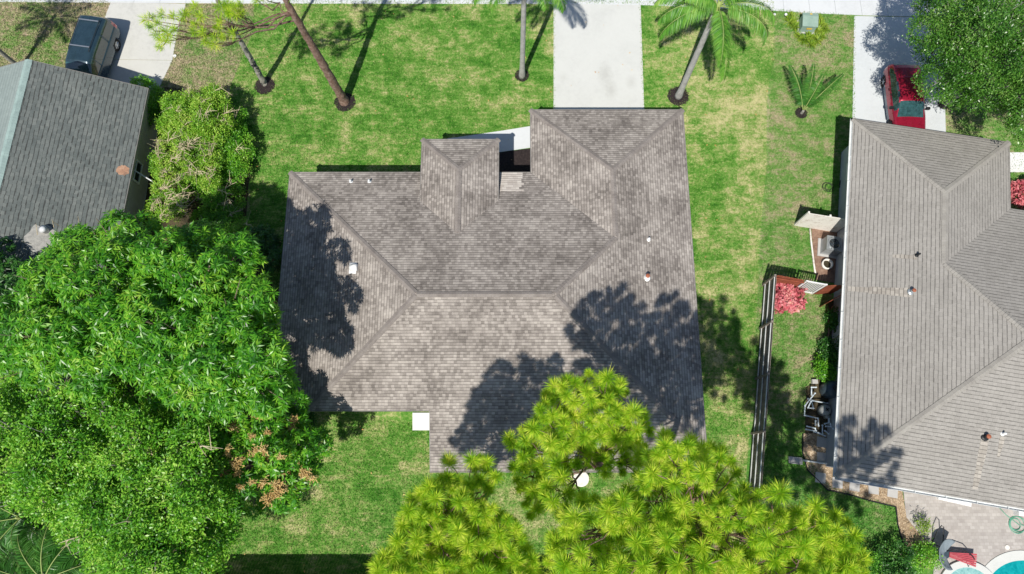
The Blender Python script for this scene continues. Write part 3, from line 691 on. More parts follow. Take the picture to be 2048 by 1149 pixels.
for y, w in ((-2.2, .9), (-6.4, 1.0), (-9.6, .9), (-12.6, 1.2)): window(hr, (.62, y, 1.5), w, 1.0, -1, 0)
obj('garage_door', MB().box((4.05, -.53, 1.1), (4.8, .05, 2.2)), 'white', hr)
for x in (3, 8, 13): window(hr, (x, -D + .6, 1.2), 2.0, 2.0, 0, -1)
def loc_r(p): return hr_inv @ p
hr_m = Matrix.Translation((FLc.x, FLc.y, 0)) @ Matrix.Rotation(ra, 4, 'Z'); hr_inv = hr_m.inverted()
def on_r(u, v, side):
    h = 3.2
    for _ in range(8):
        q = hr_inv @ G(u, v, h); h = E0 + (q.x if side == 'l' else (q.y + D)) * SL
    return hr_inv @ G(u, v, h)
vent_pipe(hr, on_r(1834, 511, 'l'), .05, .26, 'dark', 'vent_pipe')
vent_pipe(hr, on_r(1822, 584, 'l'), .08, .28, 'metal', 'flue', cap='orange')
vent_pipe(hr, on_r(1970, 874, 'b'), .09, .26, 'dark', 'flue', cap='orange')
vent_pipe(hr, on_r(2005, 868, 'b'), .05, .24, 'white', 'vent_pipe')
# bleached run-off streaks below the flues
for (u, v, side, L_, w_) in ((1834, 515, 'l', 1.0, .13), (1822, 586, 'l', 2.6, .22), (1970, 880, 'b', 2.2, .2), (2005, 874, 'b', .9, .12)):
    q = on_r(u, v, side); sb = MB(); K = 6
    for i in range(K):
        a0, a1 = L_ * i / K, L_ * (i + 1) / K; ww0 = w_ * (1 - .5 * i / K) * rng.uniform(.8, 1.1)
        if side == 'l': xy = [(q.x - a0, q.y - ww0), (q.x - a1, q.y - ww0), (q.x - a1, q.y + ww0), (q.x - a0, q.y + ww0)]; z = lambda p: E0 + p[0] * SL
        else: xy = [(q.x - ww0, q.y - a0), (q.x + ww0, q.y - a0), (q.x + ww0, q.y - a1), (q.x - ww0, q.y - a1)]; z = lambda p: E0 + (p[1] + D) * SL
        if side == 'l': xy.reverse()
        else: xy.reverse()
        vs = [(p[0], p[1], z(p) + .006) for p in xy]
        cross = (xy[1][0] - xy[0][0]) * (xy[2][1] - xy[1][1]) - (xy[1][1] - xy[0][1]) * (xy[2][0] - xy[1][0])
        fs = (0, 1, 2, 3) if cross > 0 else (3, 2, 1, 0)
        uvs = [((p[1] if side == 'l' else p[0]) + 50, ((p[0]) if side == 'l' else p[1] + D) * 1.054 + 10) for p in xy]
        sb.add(vs, [fs], [[uvs[i] for i in fs]])
    obj('runoff_stain', sb, 'streak' if 'streak' in M else M.setdefault('streak', shingle_mat('bleached_shingles', [(0.1, (0.24, 0.215, 0.19)), (0.5, (0.385, 0.355, 0.315)), (0.9, (0.47, 0.43, 0.385))], 0.2, 0.19, 0.6, 0.3)), hr)
# rain pipe carried out over the gravel, with its splash block
dp = thing('downspout', 'white rain pipe reaching across gravel to a grey splash block', 'downspout', G(1640, 925))
b0 = dp.location
mb = MB(); mb.tube([G(1690, 933, 2.4), G(1684, 933, 1.2), G(1678, 930, .25), G(1640, 926, .14), G(1606, 921, .12)], .045, 8); obj('pipe', mb, 'gutter', dp, True, b0)
sb = MB(); a = G(1590, 921.5); sb.box((a.x, a.y, .05), (.68, .30, .06), R(-6)); sb.box((a.x - .01, a.y + .15, .10), (.66, .03, .07), R(-6)); sb.box((a.x - .01, a.y - .15, .10), (.66, .03, .07), R(-6))
obj('splash_block', sb, 'stone', dp, False, b0)

# --- left house
Lc = G(297, 177, 2.7); la = R(-2.5)
hl = thing('house', 'house at the left edge with slate grey roof, sunlit teal ridge and rusty ring stain', 'house', (Lc.x, Lc.y, 0), la)
RN = 5.35; zL = E0 + RN * SL; DL = 19.0
lp = roof(hl, [([(0, 0), (0, -DL), (-RN, -DL), (-RN, 0.35)], (0, 0), (1, 0), E0)], 'shingle_left', E0, SL, 'roof')
roof(hl, [([(-RN, .35), (-RN, -DL), (-2 * RN, -DL), (-2 * RN, 0)], (-2 * RN, 0), (-1, 0), E0)], 'shingle_sunlit', E0, SL, 'roof')
caps(lp, [((-RN, .35, zL), (-RN, -DL, zL))], 'cap_left', .2)
edge_board(hl, [(0, -DL, E0), (0, 0, E0), (-RN, .35, zL), (-2 * RN, 0, E0), (-2 * RN, -DL, E0)], 'fascia', 'drip', .17, .012)
obj('wall', MB().prism([(-.6, -.4), (-.6, -DL + .4), (-2 * RN + .6, -DL + .4), (-2 * RN + .6, -.4)], 0, 2.75), 'wall_left', hl)
gb = MB(); gb.add([(-.6, -.4, 2.76), (-2 * RN + .6, -.4, 2.76), (-RN, -.4, zL - .2)], [(0, 1, 2), (2, 1, 0)]); obj('gable', gb, 'wall_left', hl)
obj('garage_door', MB().box((-6.4, -.38, 1.1), (4.6, .05, 2.2)), 'white', hl)
for y in (-4.2, -8.5): window(hl, (-.6, y, 1.5), 1.1, 1.1, 1, 0)
hl_inv = (Matrix.Translation((Lc.x, Lc.y, 0)) @ Matrix.Rotation(la, 4, 'Z')).inverted()
def on_l(u, v):
    h = 3.2
    for _ in range(8): q = hl_inv @ G(u, v, h); h = E0 - q.x * SL
    return q
def disc_on(parent, q, r, name, mat, seed, ring=False, ax=1.0):
    mb = MB(); k = 26; rr_ = np.random.default_rng(seed)
    vs = [(q.x, q.y)] ; rad = [r * rr_.uniform(.85, 1.1) for _ in range(k)]
    pts = [(q.x + rad[i] * math.cos(6.283 * i / k) * ax, q.y + rad[i] * math.sin(6.283 * i / k)) for i in range(k)]
    P3 = [(x, y, E0 - x * SL + .006) for x, y in [(q.x, q.y)] + pts]
    mb.add(P3, [(0, 1 + i, 1 + (i + 1) % k) for i in range(k)]); obj(name, mb, mat, parent)
disc_on(hl, on_l(246, 341), .29, 'rust_stain', 'rust', 3)
disc_on(hl, on_l(85, 478), .75, 'pale_stain', 'lichen', 5, ax=.9)
q = on_l(92, 462); obj('flue', MB().lathe([(.16, -.1), (.16, .25), (.2, .27), (.05, .34)], (q.x, q.y, q.z), 14), 'fascia', hl, True)

# ------------------------------------------------------------------ foliage builders
def unit(a): return a / (np.linalg.norm(a, axis=-1, keepdims=True) + 1e-9)
def leaves(P, Dr, L, Wd, fold=0.25, roll=None):
    """folded diamond leaves: base, side, tip, side"""
    n = len(P); Dr = unit(Dr); up = np.tile([0, 0, 1.0], (n, 1)) + rng.normal(0, .35, (n, 3))
    sd = unit(np.cross(Dr, up)); nr = np.cross(sd, Dr)
    L = np.broadcast_to(L, n)[:, None]; Wd = np.broadcast_to(Wd, n)[:, None]
    mid = P + Dr * L * .45 + nr * L * .06
    V = np.stack([P, mid + sd * Wd + nr * Wd * fold, P + Dr * L - np.array([0, 0, 1]) * L * .12, mid - sd * Wd + nr * Wd * fold], 1)
    return V
def quads(n, off=0): return np.arange(n * 4).reshape(-1, 4) + off
def lobe_points(lobes, per_m2, zmin=-.35, inner=.55):
    """points on the shells of the lobes, none deep inside a neighbour"""
    C_ = np.array([l_[0] for l_ in lobes]); Rr = np.array([l_[1] for l_ in lobes]); out = []; outn = []
    for c, r in zip(C_, Rr):
        n = int(4 * math.pi * r * r * .62 * per_m2)
        d = unit(rng.normal(0, 1, (n * 2, 3))); d = d[d[:, 2] > zmin][:n]
        rad = r * rng.uniform(inner, 1.12, (len(d), 1)) ** .5
        out.append(c + d * rad * [1, 1, .8]); outn.append(d)
    P = np.vstack(out); N = np.vstack(outn); keep = np.ones(len(P), bool)
    for c, r in zip(C_, Rr):
        dd = (P - c) / [1, 1, .8]; keep &= (dd ** 2).sum(1) > (r * .62) ** 2
    return P[keep], N[keep]
def rosettes(P, N, k, L, Wd, droop=.42):
    n = len(P); ph = rng.uniform(0, 6.28, (n, 1)) + np.arange(k) * 2.4
    ax = unit(N * .6 + [0, 0, .9] + rng.normal(0, .3, (n, 3)))
    a = unit(np.cross(ax, [0.3, 1, 0.1])); b = np.cross(ax, a)
    el = rng.uniform(-.35, .75, (n, k, 1))
    d = (a[:, None] * np.cos(ph)[..., None] + b[:, None] * np.sin(ph)[..., None]) + ax[:, None] * el
    PP = np.repeat(P[:, None], k, 1) + ax[:, None] * rng.uniform(-.1, .05, (n, k, 1))
    LL = rng.uniform(L * .7, L * 1.15, n * k)
    return leaves(PP.reshape(-1, 3), d.reshape(-1, 3) - [0, 0, droop], LL, Wd * rng.uniform(.8, 1.2, n * k))
def sprigs(P, N, k, L, Wd, spread=.12):
    n = len(P); PP = np.repeat(P, k, 0) + rng.normal(0, spread, (n * k, 3))
    d = np.repeat(N, k, 0) * .5 + rng.normal(0, .8, (n * k, 3)) + [0, 0, .15]
    return leaves(PP, d, rng.uniform(L * .6, L * 1.2, n * k), Wd * rng.uniform(.7, 1.2, n * k))
def lobes_px(poly, n, hc, hj, r, hedge=2.0, drop_px=90, sep=26):
    a = np.array(poly, float); lo, hi = a.min(0), a.max(0); out = []; tries = 0; kept = []
    while len(out) < n and tries < n * 60:
        tries += 1; q = rng.uniform(lo, hi)
        if not in_poly(q[None], poly)[0]: continue
        if any((q[0] - p[0]) ** 2 + (q[1] - p[1]) ** 2 < sep * sep for p in kept): continue
        d = 1e9
        for i in range(len(a)):
            p0, p1 = a[i], a[(i + 1) % len(a)]; t = np.clip(((q - p0) @ (p1 - p0)) / ((p1 - p0) @ (p1 - p0)), 0, 1); d = min(d, np.linalg.norm(q - p0 - t * (p1 - p0)))
        e = min(1, d / drop_px); h = hc - hedge * (1 - e) ** 2 + rng.uniform(-hj, hj)
        kept.append(q); out.append((np.array(G(q[0], q[1], h)), r * rng.uniform(.7, 1.2)))
    return out
def curve(a, b, k=5, sag=0.0, jit=0.1):
    a, b = Vector(a), Vector(b); o = []
    for i in range(k + 1):
        t = i / k; p = a.lerp(b, t) + Vector((0, 0, sag * 4 * t * (1 - t)))
        if 0 < i < k: p += Vector(rng.normal(0, jit, 3))
        o.append(p)
    return o
def limbs(base, lobes, trunk_r, fork, mat, parent, nmain=6, tip=0.03, lean=(0, 0)):
    C_ = np.array([l_[0] for l_ in lobes]); top = Vector((base[0] + lean[0], base[1] + lean[1], fork))
    t = MB(); pts = curve(base, top, 5, 0, .06)
    t.tube([pts[0] + Vector((0, 0, -.1))] + pts[1:], [trunk_r * 1.35] + [trunk_r * (1 - .06 * i) for i in range(5)], 12); obj('trunk', t, mat, parent, True, base)
    ang = np.arctan2(C_[:, 1] - top.y, C_[:, 0] - top.x); b = MB()
    for s_ in range(nmain):
        a0 = -math.pi + s_ * 2 * math.pi / nmain; idx = [i for i in range(len(C_)) if a0 <= ang[i] < a0 + 2 * math.pi / nmain]
        if not idx: continue
        mc = Vector(C_[idx].mean(0)); mid = top.lerp(mc, .62) - Vector((0, 0, .8))
        c1 = curve(top - Vector((0, 0, .3)), mid, 5, .3, .12)
        b.tube(c1, [trunk_r * .6 - .05 * trunk_r * i for i in range(6)], 8)
        for i in idx:
            st = c1[int(rng.integers(3, 6))]; c2 = curve(st, C_[i] + [0, 0, lobes[i][1] * .3], 5, .2, .1)
            b.tube(c2, np.linspace(trunk_r * .25, tip, 6).tolist(), 6)
            for _ in range(3):
                e = C_[i] + rng.normal(0, lobes[i][1] * .5, 3) + [0, 0, lobes[i][1] * .35]
                b.tube(curve(c2[3], e, 3, .1, .05), [tip * 1.4, tip, tip * .7, tip * .4], 4, False)
    obj('limb', b, mat, parent, True, base)
def tree(name, label, cat, lobes, kind, mat, bark, density, base=None, trunk_r=.25, fork=2.5, L=.26, Wd=.035, k=11, group=None, lean=(0, 0), leafname='crown', nmain=6, pale=0):
    C_ = np.array([l_[0] for l_ in lobes])
    if base is None: base = (C_[:, 0].mean(), C_[:, 1].mean(), 0)
    base = Vector((base[0], base[1], 0))
    t = thing(name, label, cat, base, 0, group)
    limbs(base, lobes, trunk_r, fork, bark, t, nmain, lean=lean)
    P, N = lobe_points(lobes, density)
    if pale:
        for _ in range(pale):
            i = int(rng.integers(len(lobes))); c, r_ = lobes[i]; b_ = MB(); an = rng.uniform(0, 6.28)
            a0 = Vector(c) + Vector((0, 0, r_ * .55)); e0 = a0 + Vector((math.cos(an) * rng.uniform(.6, 1.5), math.sin(an) * rng.uniform(.6, 1.5), rng.uniform(.05, .5)))
            c1 = curve(a0 - Vector((0, 0, .5)), e0, 6, .25, .08); b_.tube(c1, [.05, .045, .038, .03, .024, .018, .01], 5)
            for q_ in (2, 3, 4, 5): b_.tube([c1[q_], c1[q_] + Vector(rng.normal(0, .3, 3)) + (e0 - a0) * .3], [.02, .007], 4)
            obj('bare_branch', b_, 'twig', t, False, base)
    V = rosettes(P, N, k, L, Wd) if kind == 'rosette' else sprigs(P, N, k, L, Wd)
    np_obj(leafname, V, quads(len(V)), mat, t, base)
    return t, P, N

# --- big mango on the left
PA = [(20, 610), (75, 535), (112, 488), (185, 458), (300, 462), (400, 474), (480, 505), (535, 565), (550, 640), (560, 730), (555, 800), (470, 830), (330, 800), (250, 760), (130, 770), (30, 740), (-60, 700)]
lobA = lobes_px(PA, 112, 9.5, 1.0, .74, 1.3, 70, 27)
tA, PAp, PAn = tree('mango_tree', 'big mango tree with glossy drooping leaf clusters overhanging the slate grey roof', 'tree', lobA, 'rosette', 'mango', 'branch', 12.5, None, .34, 2.6, .30, .031, 14, pale=4)
# bare flower stalks at the top left edge of the crown
for u, v, a, b_ in ((118, 452, -14, -10), (75, 470, -3, -22), (62, 488, -18, -4), (108, 455, -4, -16), (158, 445, -2, -12), (83, 560, 0, -20)):
    st = MB(); st.tube([G(u, v, 7.0), G(u + a, v + b_, 7.7)], [.018, .008], 4); obj('flower_stalk', st, 'twig', tA, False, tA.location)
PA2 = [(440, 780), (520, 770), (580, 790), (620, 850), (640, 900), (635, 960), (590, 1000), (520, 1010), (450, 1000), (430, 940), (420, 860)]
lobA2 = lobes_px(PA2, 36, 6.3, .8, .68, 1.8, 70, 26)
tA2, P2, N2 = tree('mango_tree', 'smaller mango tree with tan blossom sprays, beside the back lawn', 'tree', lobA2, 'rosette', 'mango', 'branch', 14, None, .22, 2.0, .26, .034, 11)
sp = MB()
for _ in range(26):
    d = unit(rng.normal(0, 1, 3) + [0, 0, .9]); e = d * rng.uniform(.12, .24)
    c = Vector(e); sp.tube([(0, 0, 0), tuple(c)], [.012, .006], 3, False)
    for j in range(5):
        p = np.array(c) * (.4 + .15 * j); q = p + rng.normal(0, .035, 3); sp.tube([tuple(p), tuple(q)], [.014, .008], 3, False)
spray = None; cnt = 0
for i in rng.permutation(len(P2)):
    p = P2[i]
    x_ = p[0] * 36 / (36 - p[2]); 
    if N2[i][2] < .3: continue
    if p[1] > G(500, 820, 6).y or p[2] < 5.0: continue
    if spray is None:
        spray = obj('blossom_spray', sp, 'panicle', tA2); s_ = spray
    else:
        s_ = spray.copy(); COL.objects.link(s_); s_.parent = tA2
    s_.location = (p[0] - tA2.location.x, p[1] - tA2.location.y, p[2] + .16); s_.rotation_euler = (rng.uniform(-.4, .4), rng.uniform(-.4, .4), rng.uniform(0, 6)); s_.scale = [rng.uniform(.8, 1.5)] * 3
    cnt += 1
    if cnt > 52: break
# dark mango at the far left edge
lobC = lobes_px([(-160, 560), (-40, 500), (40, 520), (80, 560), (70, 650), (20, 700), (-60, 740), (-160, 720)], 24, 5.6, .4, .95, 1.5, 80, 32)
tree('broadleaf_tree', 'dark lower tree at the left edge between slate roof and mango tree', 'tree', lobC, 'rosette', 'mango_dark', 'branch', 11, None, .2, 2.0, .25, .035, 10)
# small leaved tree, bottom left
PB = [(-60, 790), (40, 760), (130, 770), (250, 765), (340, 800), (440, 830), (450, 900), (430, 980), (460, 1040), (450, 1100), (440, 1200), (200, 1210), (170, 1120), (150, 1040), (60, 1000), (-60, 1010)]
lobB = lobes_px(PB, 135, 7.6, 1.05, .66, 1.8, 80, 25)
tree('ficus_tree', 'wide small-leaved tree with pale twisting branches in the bottom left corner', 'tree', lobB, 'sprig', 'small_leaf', 'bark_grey', 24, None, .3, 2.4, .17, .032, 12, pale=16)
# low bush at the lawn corner below it
def bush(name, label, cat, poly, n, h, r, mat, dens, k=12, L=.10, Wd=.026, hj=.25, twigs=0, kind='sprig', group=None, hedge=.6, twigh=.5):
    lb = lobes_px(poly, n, h, hj, r, hedge, 40, 12)
    C_ = np.array([l_[0] for l_ in lb]); base = Vector((C_[:, 0].mean(), C_[:, 1].mean(), 0))
    t = thing(name, label, cat, base, 0, group)
    P, N = lobe_points(lb, dens, -.5)
    P[:, 2] = np.maximum(P[:, 2], .05)
    V = rosettes(P, N, k, L, Wd) if kind == 'rosette' else sprigs(P, N, k, L, Wd, .08)
    np_obj('foliage', V, quads(len(V)), mat, t, base)
    s = MB()
    for c, rr_ in lb:
        s.tube(curve(base + Vector((*rng.normal(0, .12, 2), 0)), c, 4, .1, .06), [.04, .033, .026, .02, .012], 5)
    nst = len(s.f)
    if twigs:
        tw = s
        for _ in range(twigs):
            c, rr_ = lb[rng.integers(len(lb))]; a = Vector(c) + Vector((0, 0, rr_ * .5)); an = rng.uniform(-2.2, 1.5)
            b = a + Vector((math.cos(an) * rng.uniform(.4, 1.0), math.sin(an) * rng.uniform(.3, .9), rng.uniform(.1, twigh)))
            c1 = curve(a, b, 4, .08, .06); tw.tube(c1, [.026, .022, .018, .013, .007], 4)
            for q_ in (1, 2, 3):
                for _ in range(2):
                    e = c1[q_] + Vector(rng.normal(0, .22, 3)) + (b - a) * .25; e.z = max(e.z, c1[q_].z); tw.tube([c1[q_], e], [.013, .006], 3)
    so_ = obj('stem', s, 'branch', t, False, base); so_.data.materials.append(M['twig'])
    for p_ in so_.data.polygons: p_.material_index = 1 if p_.index >= nst else 0
    return t
bush('shrub', 'low bright bush at the corner of the back lawn under the small-leaved tree', 'shrub', [(385, 1040), (440, 1035), (455, 1060), (440, 1090), (390, 1090)], 5, 1.3, .5, 'small_leaf', 45)
bush('shrub', 'dark leafy shrub under the mango crown next to the roof corner', 'shrub', [(560, 825), (615, 830), (615, 870), (580, 880), (560, 870)], 5, 1.8, .5, 'mango_dark', 40, L=.13)
bush('shrub', 'mid green shrub at the shaded lawn edge beside the roof left eave', 'shrub', [(500, 450), (540, 455), (545, 520), (500, 540), (480, 500)], 7, 2.6, .6, 'mango_dark', 26, 9, .2, .03, kind='rosette')
bush('shrub', 'dark ground shrub under the palms at the bottom left', 'shrub', [(-20, 990), (110, 1010), (140, 1080), (150, 1149), (-20, 1200)], 18, .8, .45, 'mango_dark', 40, L=.14, Wd=.03)
# hedge between left house and lawn
bush('hedge_bush', 'yellow-green bush, tallest of the hedge, nearest the brown grass patch', 'bush', [(335, 195), (400, 178), (440, 200), (460, 240), (430, 280), (360, 285), (330, 250)], 20, 2.2, .54, 'hedge', 56, 13, .10, .028, twigs=16, group='overgrown hedge along the left house')
bush('hedge_bush', 'twiggy bush with pale bare branches in the middle of the hedge', 'bush', [(330, 270), (400, 275), (440, 290), (430, 370), (360, 370), (312, 350)], 19, 1.9, .5, 'hedge', 44, 12, .10, .027, twigs=44, group='overgrown hedge along the left house', twigh=.7)
bush('hedge_bush', 'sparse yellow-green bush at the lower left end of the hedge by the house wall', 'bush', [(305, 355), (370, 360), (390, 420), (350, 440), (296, 430)], 13, 1.7, .42, 'hedge', 40, 12, .10, .027, twigs=34, group='overgrown hedge along the left house', twigh=.6)
bush('hedge_bush', 'darker green bush on the lawn side of the hedge, upper half', 'bush', [(435, 215), (485, 230), (498, 300), (480, 345), (440, 330), (430, 270)], 20, 1.4, .42, 'small_leaf', 48, 12, .10, .027, twigs=3, group='overgrown hedge along the left house')
bush('hedge_bush', 'darker green bush on the lawn side of the hedge, lower half near the mango', 'bush', [(395, 370), (450, 340), (490, 345), (488, 420), (450, 455), (400, 440)], 22, 1.0, .38, 'small_leaf', 42, 12, .10, .027, twigs=8, group='overgrown hedge along the left house')
bush('hedge_bush', 'low scrubby bush at the bottom right end of the hedge touching the mango', 'bush', [(430, 440), (490, 430), (492, 480), (460, 500), (425, 480)], 14, 1.2, .4, 'small_leaf', 42, 12, .10, .027, twigs=5, group='overgrown hedge along the left house')
bush('corner_shrub', 'small leafy shrub at the top corner of the slate grey roof', 'shrub', [(262, 170), (300, 165), (318, 185), (325, 215), (300, 240), (290, 200)], 8, 1.5, .42, 'small_leaf', 55, 12, .11, .03)

# --- oak at top right
PO = [(1855, -70), (1850, 20), (1850, 90), (1885, 130), (1865, 165), (1910, 185), (1960, 210), (2010, 215), (2050, 265), (2150, 250), (2230, 120), (2200, -70)]
lobO = lobes_px(PO, 90, 7.2, 1.0, .72, 1.8, 80, 27)
tree('oak_tree', 'dark glossy leafed tree at top right overhanging the parked red car', 'tree', lobO, 'sprig', 'oak', 'bark_grey', 26, tuple(G(2060, 60, 7.0)), .3, 2.4, .14, .028, 12, nmain=7, pale=2)

# --- pines
def tuft_arrays(P, A, nn, L):
    """one burst of long needles per point P about axis A"""
    n = len(P); ax = unit(A)[:, None]
    th = rng.uniform(0, 6.283, (n, nn)); a = unit(np.cross(unit(A), [0.31, 0.9, 0.2])); b = np.cross(unit(A), a)
    el = rng.uniform(-.25, 1.3, (n, nn)) ; 
    d = (a[:, None] * np.cos(th)[..., None] + b[:, None] * np.sin(th)[..., None]) * np.cos(el)[..., None] + ax * np.sin(el)[..., None]
    d += rng.normal(0, .08, d.shape)
    LL = L[:, None] * rng.uniform(.75, 1.1, (n, nn)); base = P[:, None] + ax * rng.uniform(-.16, .1, (n, nn))[..., None]
    sd = unit(np.cross(d, [0.1, 0.2, 1.0] + rng.normal(0, .4, d.shape)))
    tip = base + d * LL[..., None] - np.array([0, 0, 1]) * (LL * LL * .22)[..., None]
    mid = base + d * LL[..., None] * .5
    w = .0072
    return np.stack([base - sd * w * .6, mid - sd * w, tip, mid + sd * w, ], 2).reshape(-1, 4, 3)
def pine(label, base, clusters, trunk_r, Hh, top, group='tall pines behind the central house', bark='bark_pine', needles=300, L0=.37, lean=(0, 0), segs=None):
    """clusters: list of (polygon px, count, height, jitter)"""
    base = Vector((base[0], base[1], 0)); t = thing('pine_tree', label, 'tree', base, 0, group)
    tp = Vector((base.x + lean[0], base.y + lean[1], top)); tm = MB()
    cv = segs if segs else curve(base, tp, 9, 0, .02)
    K = 60; cp, cr_ = [], []
    for i in range(K + 1):
        q_ = i / K * (len(cv) - 1); j_ = min(int(q_), len(cv) - 2); cp.append(cv[j_].lerp(cv[j_ + 1], q_ - j_) + Vector((*rng.normal(0, .006, 2), -.1 if i == 0 else 0)))
        cr_.append(trunk_r * (1.2 - .2 * min(1, i / 4)) * (1 - .62 * i / K) * rng.uniform(.92, 1.08))
    o_ = len(tm.v); tm.tube(cp, cr_, 16)
    for i in range(o_, len(tm.v)):
        x, y, z = tm.v[i]; tm.v[i] = (x + rng.normal(0, .010), y + rng.normal(0, .010), z)
    obj('trunk', tm, bark, t, True, base)
    TP = []; lm = MB()
    for poly, cnt_, h, hj in clusters:
        kept = []; tries = 0; a = np.array(poly, float)
        while len(kept) < cnt_ and tries < 9000:
            tries += 1; q = rng.uniform(a.min(0), a.max(0))
            if not in_poly(q[None], poly)[0]: continue
            if any((q[0] - p[0]) ** 2 + (q[1] - p[1]) ** 2 < 13 ** 2 for p in kept): continue
            kept.append(q)
        pts = [Vector(G(q[0], q[1], h + rng.uniform(-hj, hj))) for q in kept]
        if not pts: continue
        # bough to the cluster, then twigs to each tuft
        cc = sum(pts, Vector()) / len(pts); rem = list(pts); groups = []
        while rem:
            s0 = rem[0]; g = sorted(rem, key=lambda p_: (p_ - s0).length)[:13]; groups.append(g); rem = [p_ for p_ in rem if p_ not in g]
        for g in groups:
            gc = sum(g, Vector()) / len(g); zz = min(top * .97, max(gc.z - (Vector((gc.x - tp.x, gc.y - tp.y)).length * .35) - .8, top * .5))
            f_ = zz / top; s0 = cv[min(len(cv) - 1, int(f_ * (len(cv) - 1)))]
            s0 = Vector((s0.x, s0.y, zz)); c1 = curve(s0, gc - Vector((0, 0, .5)), 6, -.2, .14)
            lm.tube(c1, np.linspace(.05, .022, 7).tolist(), 6)
            for p_ in g:
                st_ = c1[int(rng.integers(3, 7))]; lm.tube(curve(st_, p_, 4, -.1, .05), [.03, .026, .022, .018, .012], 5)
        for p_ in pts:
            dxy = Vector((p_.x - tp.x, p_.y - tp.y)); ax = Vector((dxy.x * .12, dxy.y * .12, 1)); TP.append((p_, ax))
    obj('limb', lm, bark, t, True, base)
    P = np.array([tuple(a[0]) for a in TP]); A = np.array([tuple(a[1]) for a in TP]) + rng.normal(0, .3, (len(TP), 3))
    V = tuft_arrays(P, A, needles, rng.uniform(L0 * .6, L0 * 1.25, len(P)))
    np_obj('crown', V, quads(len(V)), 'pine', t, base)
    return t
LEFTP = [(745, 1149), (775, 1090), (800, 1045), (830, 990), (880, 955), (960, 1000), (1040, 1050), (1070, 1110), (1080, 1220), (720, 1220)]
pine('pine tree with yellow-green needle tufts at the bottom, nearest the open back lawn', G(900, 1140, 0) * .72, [
    (LEFTP, 165, 12.3, .9), (LEFTP, 90, 10.8, .7), ([(880, 925), (950, 915), (1000, 930), (1010, 975), (960, 990), (890, 960)], 13, 11.6, .5)], .2, 13, 12.0)
MIDP = [(1060, 840), (1090, 785), (1130, 752), (1200, 745), (1250, 770), (1270, 820), (1310, 850), (1290, 890), (1200, 880), (1130, 900), (1075, 880)]
pine('pine tree whose loose crown reaches highest up the picture over the central roof', G(1190, 930, 0) * .7, [
    (MIDP, 66, 12.4, .8), ([(1110, 870), (1200, 860), (1290, 880), (1300, 950), (1210, 950), (1150, 930), (1100, 930)], 40, 11.2, 1.0), ([(1010, 880), (1070, 850), (1100, 910), (1090, 1000), (1060, 1040), (1020, 920)], 30, 10.0, .8),
    ([(1090, 930), (1150, 940), (1170, 1010), (1120, 1040), (1080, 1000)], 10, 11.5, .6)], .2, 13, 12.5)
RP = [(1170, 1000), (1250, 990), (1290, 920), (1330, 870), (1400, 885), (1450, 905), (1480, 960), (1550, 975), (1600, 1020), (1620, 1080), (1640, 1149), (1640, 1230), (1100, 1230), (1090, 1120), (1110, 1050)]
pine('broad pine tree with the widest bright crown at the bottom centre right', G(1400, 1080, 0) * .65, [
    (RP, 235, 14.8, 1.1), (RP, 140, 13.0, .9)], .26, 16, 14.5)
RP2 = [(1570, 1040), (1640, 1010), (1700, 1050), (1720, 1100), (1735, 1149), (1735, 1230), (1600, 1230)]
pine('small pine crown lowest right, next to the shaded side lawn', G(1670, 1130, 0) * .72, [(RP2, 74, 12.0, .7), ([(1660, 1225), (2010, 1205), (2060, 1500), (1980, 1600), (1640, 1600)], 190, 12.8, .9)], .14, 12, 11.4)
# pines in the front lawn
b1 = G(690, 205); tops = [b1 + Vector((0, 0, 0)), b1 + Vector((-.07, 0, 1)), b1 + Vector((-.15, 0, 2.2)), b1 + Vector((-.26, .03, 3.6)), b1 + Vector((-.33, .0, 4.9)), b1 + Vector((-.43, .02, 6.0)), b1 + Vector((-.5, .0, 7.2)), b1 + Vector((-.6, 0, 8.6)), b1 + Vector((-.6, .1, 10)), b1 + Vector((-.5, .2, 12)), b1 + Vector((-.5, .3, 13.5))]
pine('rough reddish-barked pine leaning out of the top of the front lawn', b1, [
    ([(292, 30), (330, 15), (370, 30), (355, 70), (330, 100), (295, 90)], 13, 10.4, .3), ([(452, 5), (490, 5), (485, 35), (460, 40)], 6, 9.8, .3), ([(365, 20), (405, 10), (410, 70), (385, 70)], 6, 10.2, .3),
    ([(410, 75), (432, 72), (428, 98), (410, 98)], 3, 10.2, .2), ([(415, 15), (455, 8), (470, 70), (440, 85)], 7, 9.9, .3), ([(500, -8), (530, -8), (528, 14), (505, 12)], 2, 9.6, .2), ([(440, -60), (620, -60), (640, -20), (520, -12)], 16, 10.5, .5), ([(620, -120), (760, -150), (720, -40), (640, -40)], 16, 11.5, .5), ([(480, -220), (640, -240), (640, -80), (470, -80)], 26, 12.5, .6)],
    .26, 13, 13.5, 'pines standing in the front lawn', segs=tops, needles=120)
b2 = G(530, 170)
pine('slender pale grey trunk beside the brown grass, second pine of the front lawn', b2, [([(300, -170), (480, -190), (470, -70), (330, -60)], 36, 10.5, .7)], .17, 12, 11, 'pines standing in the front lawn', 'bark_grey', needles=120, lean=(.3, .2))

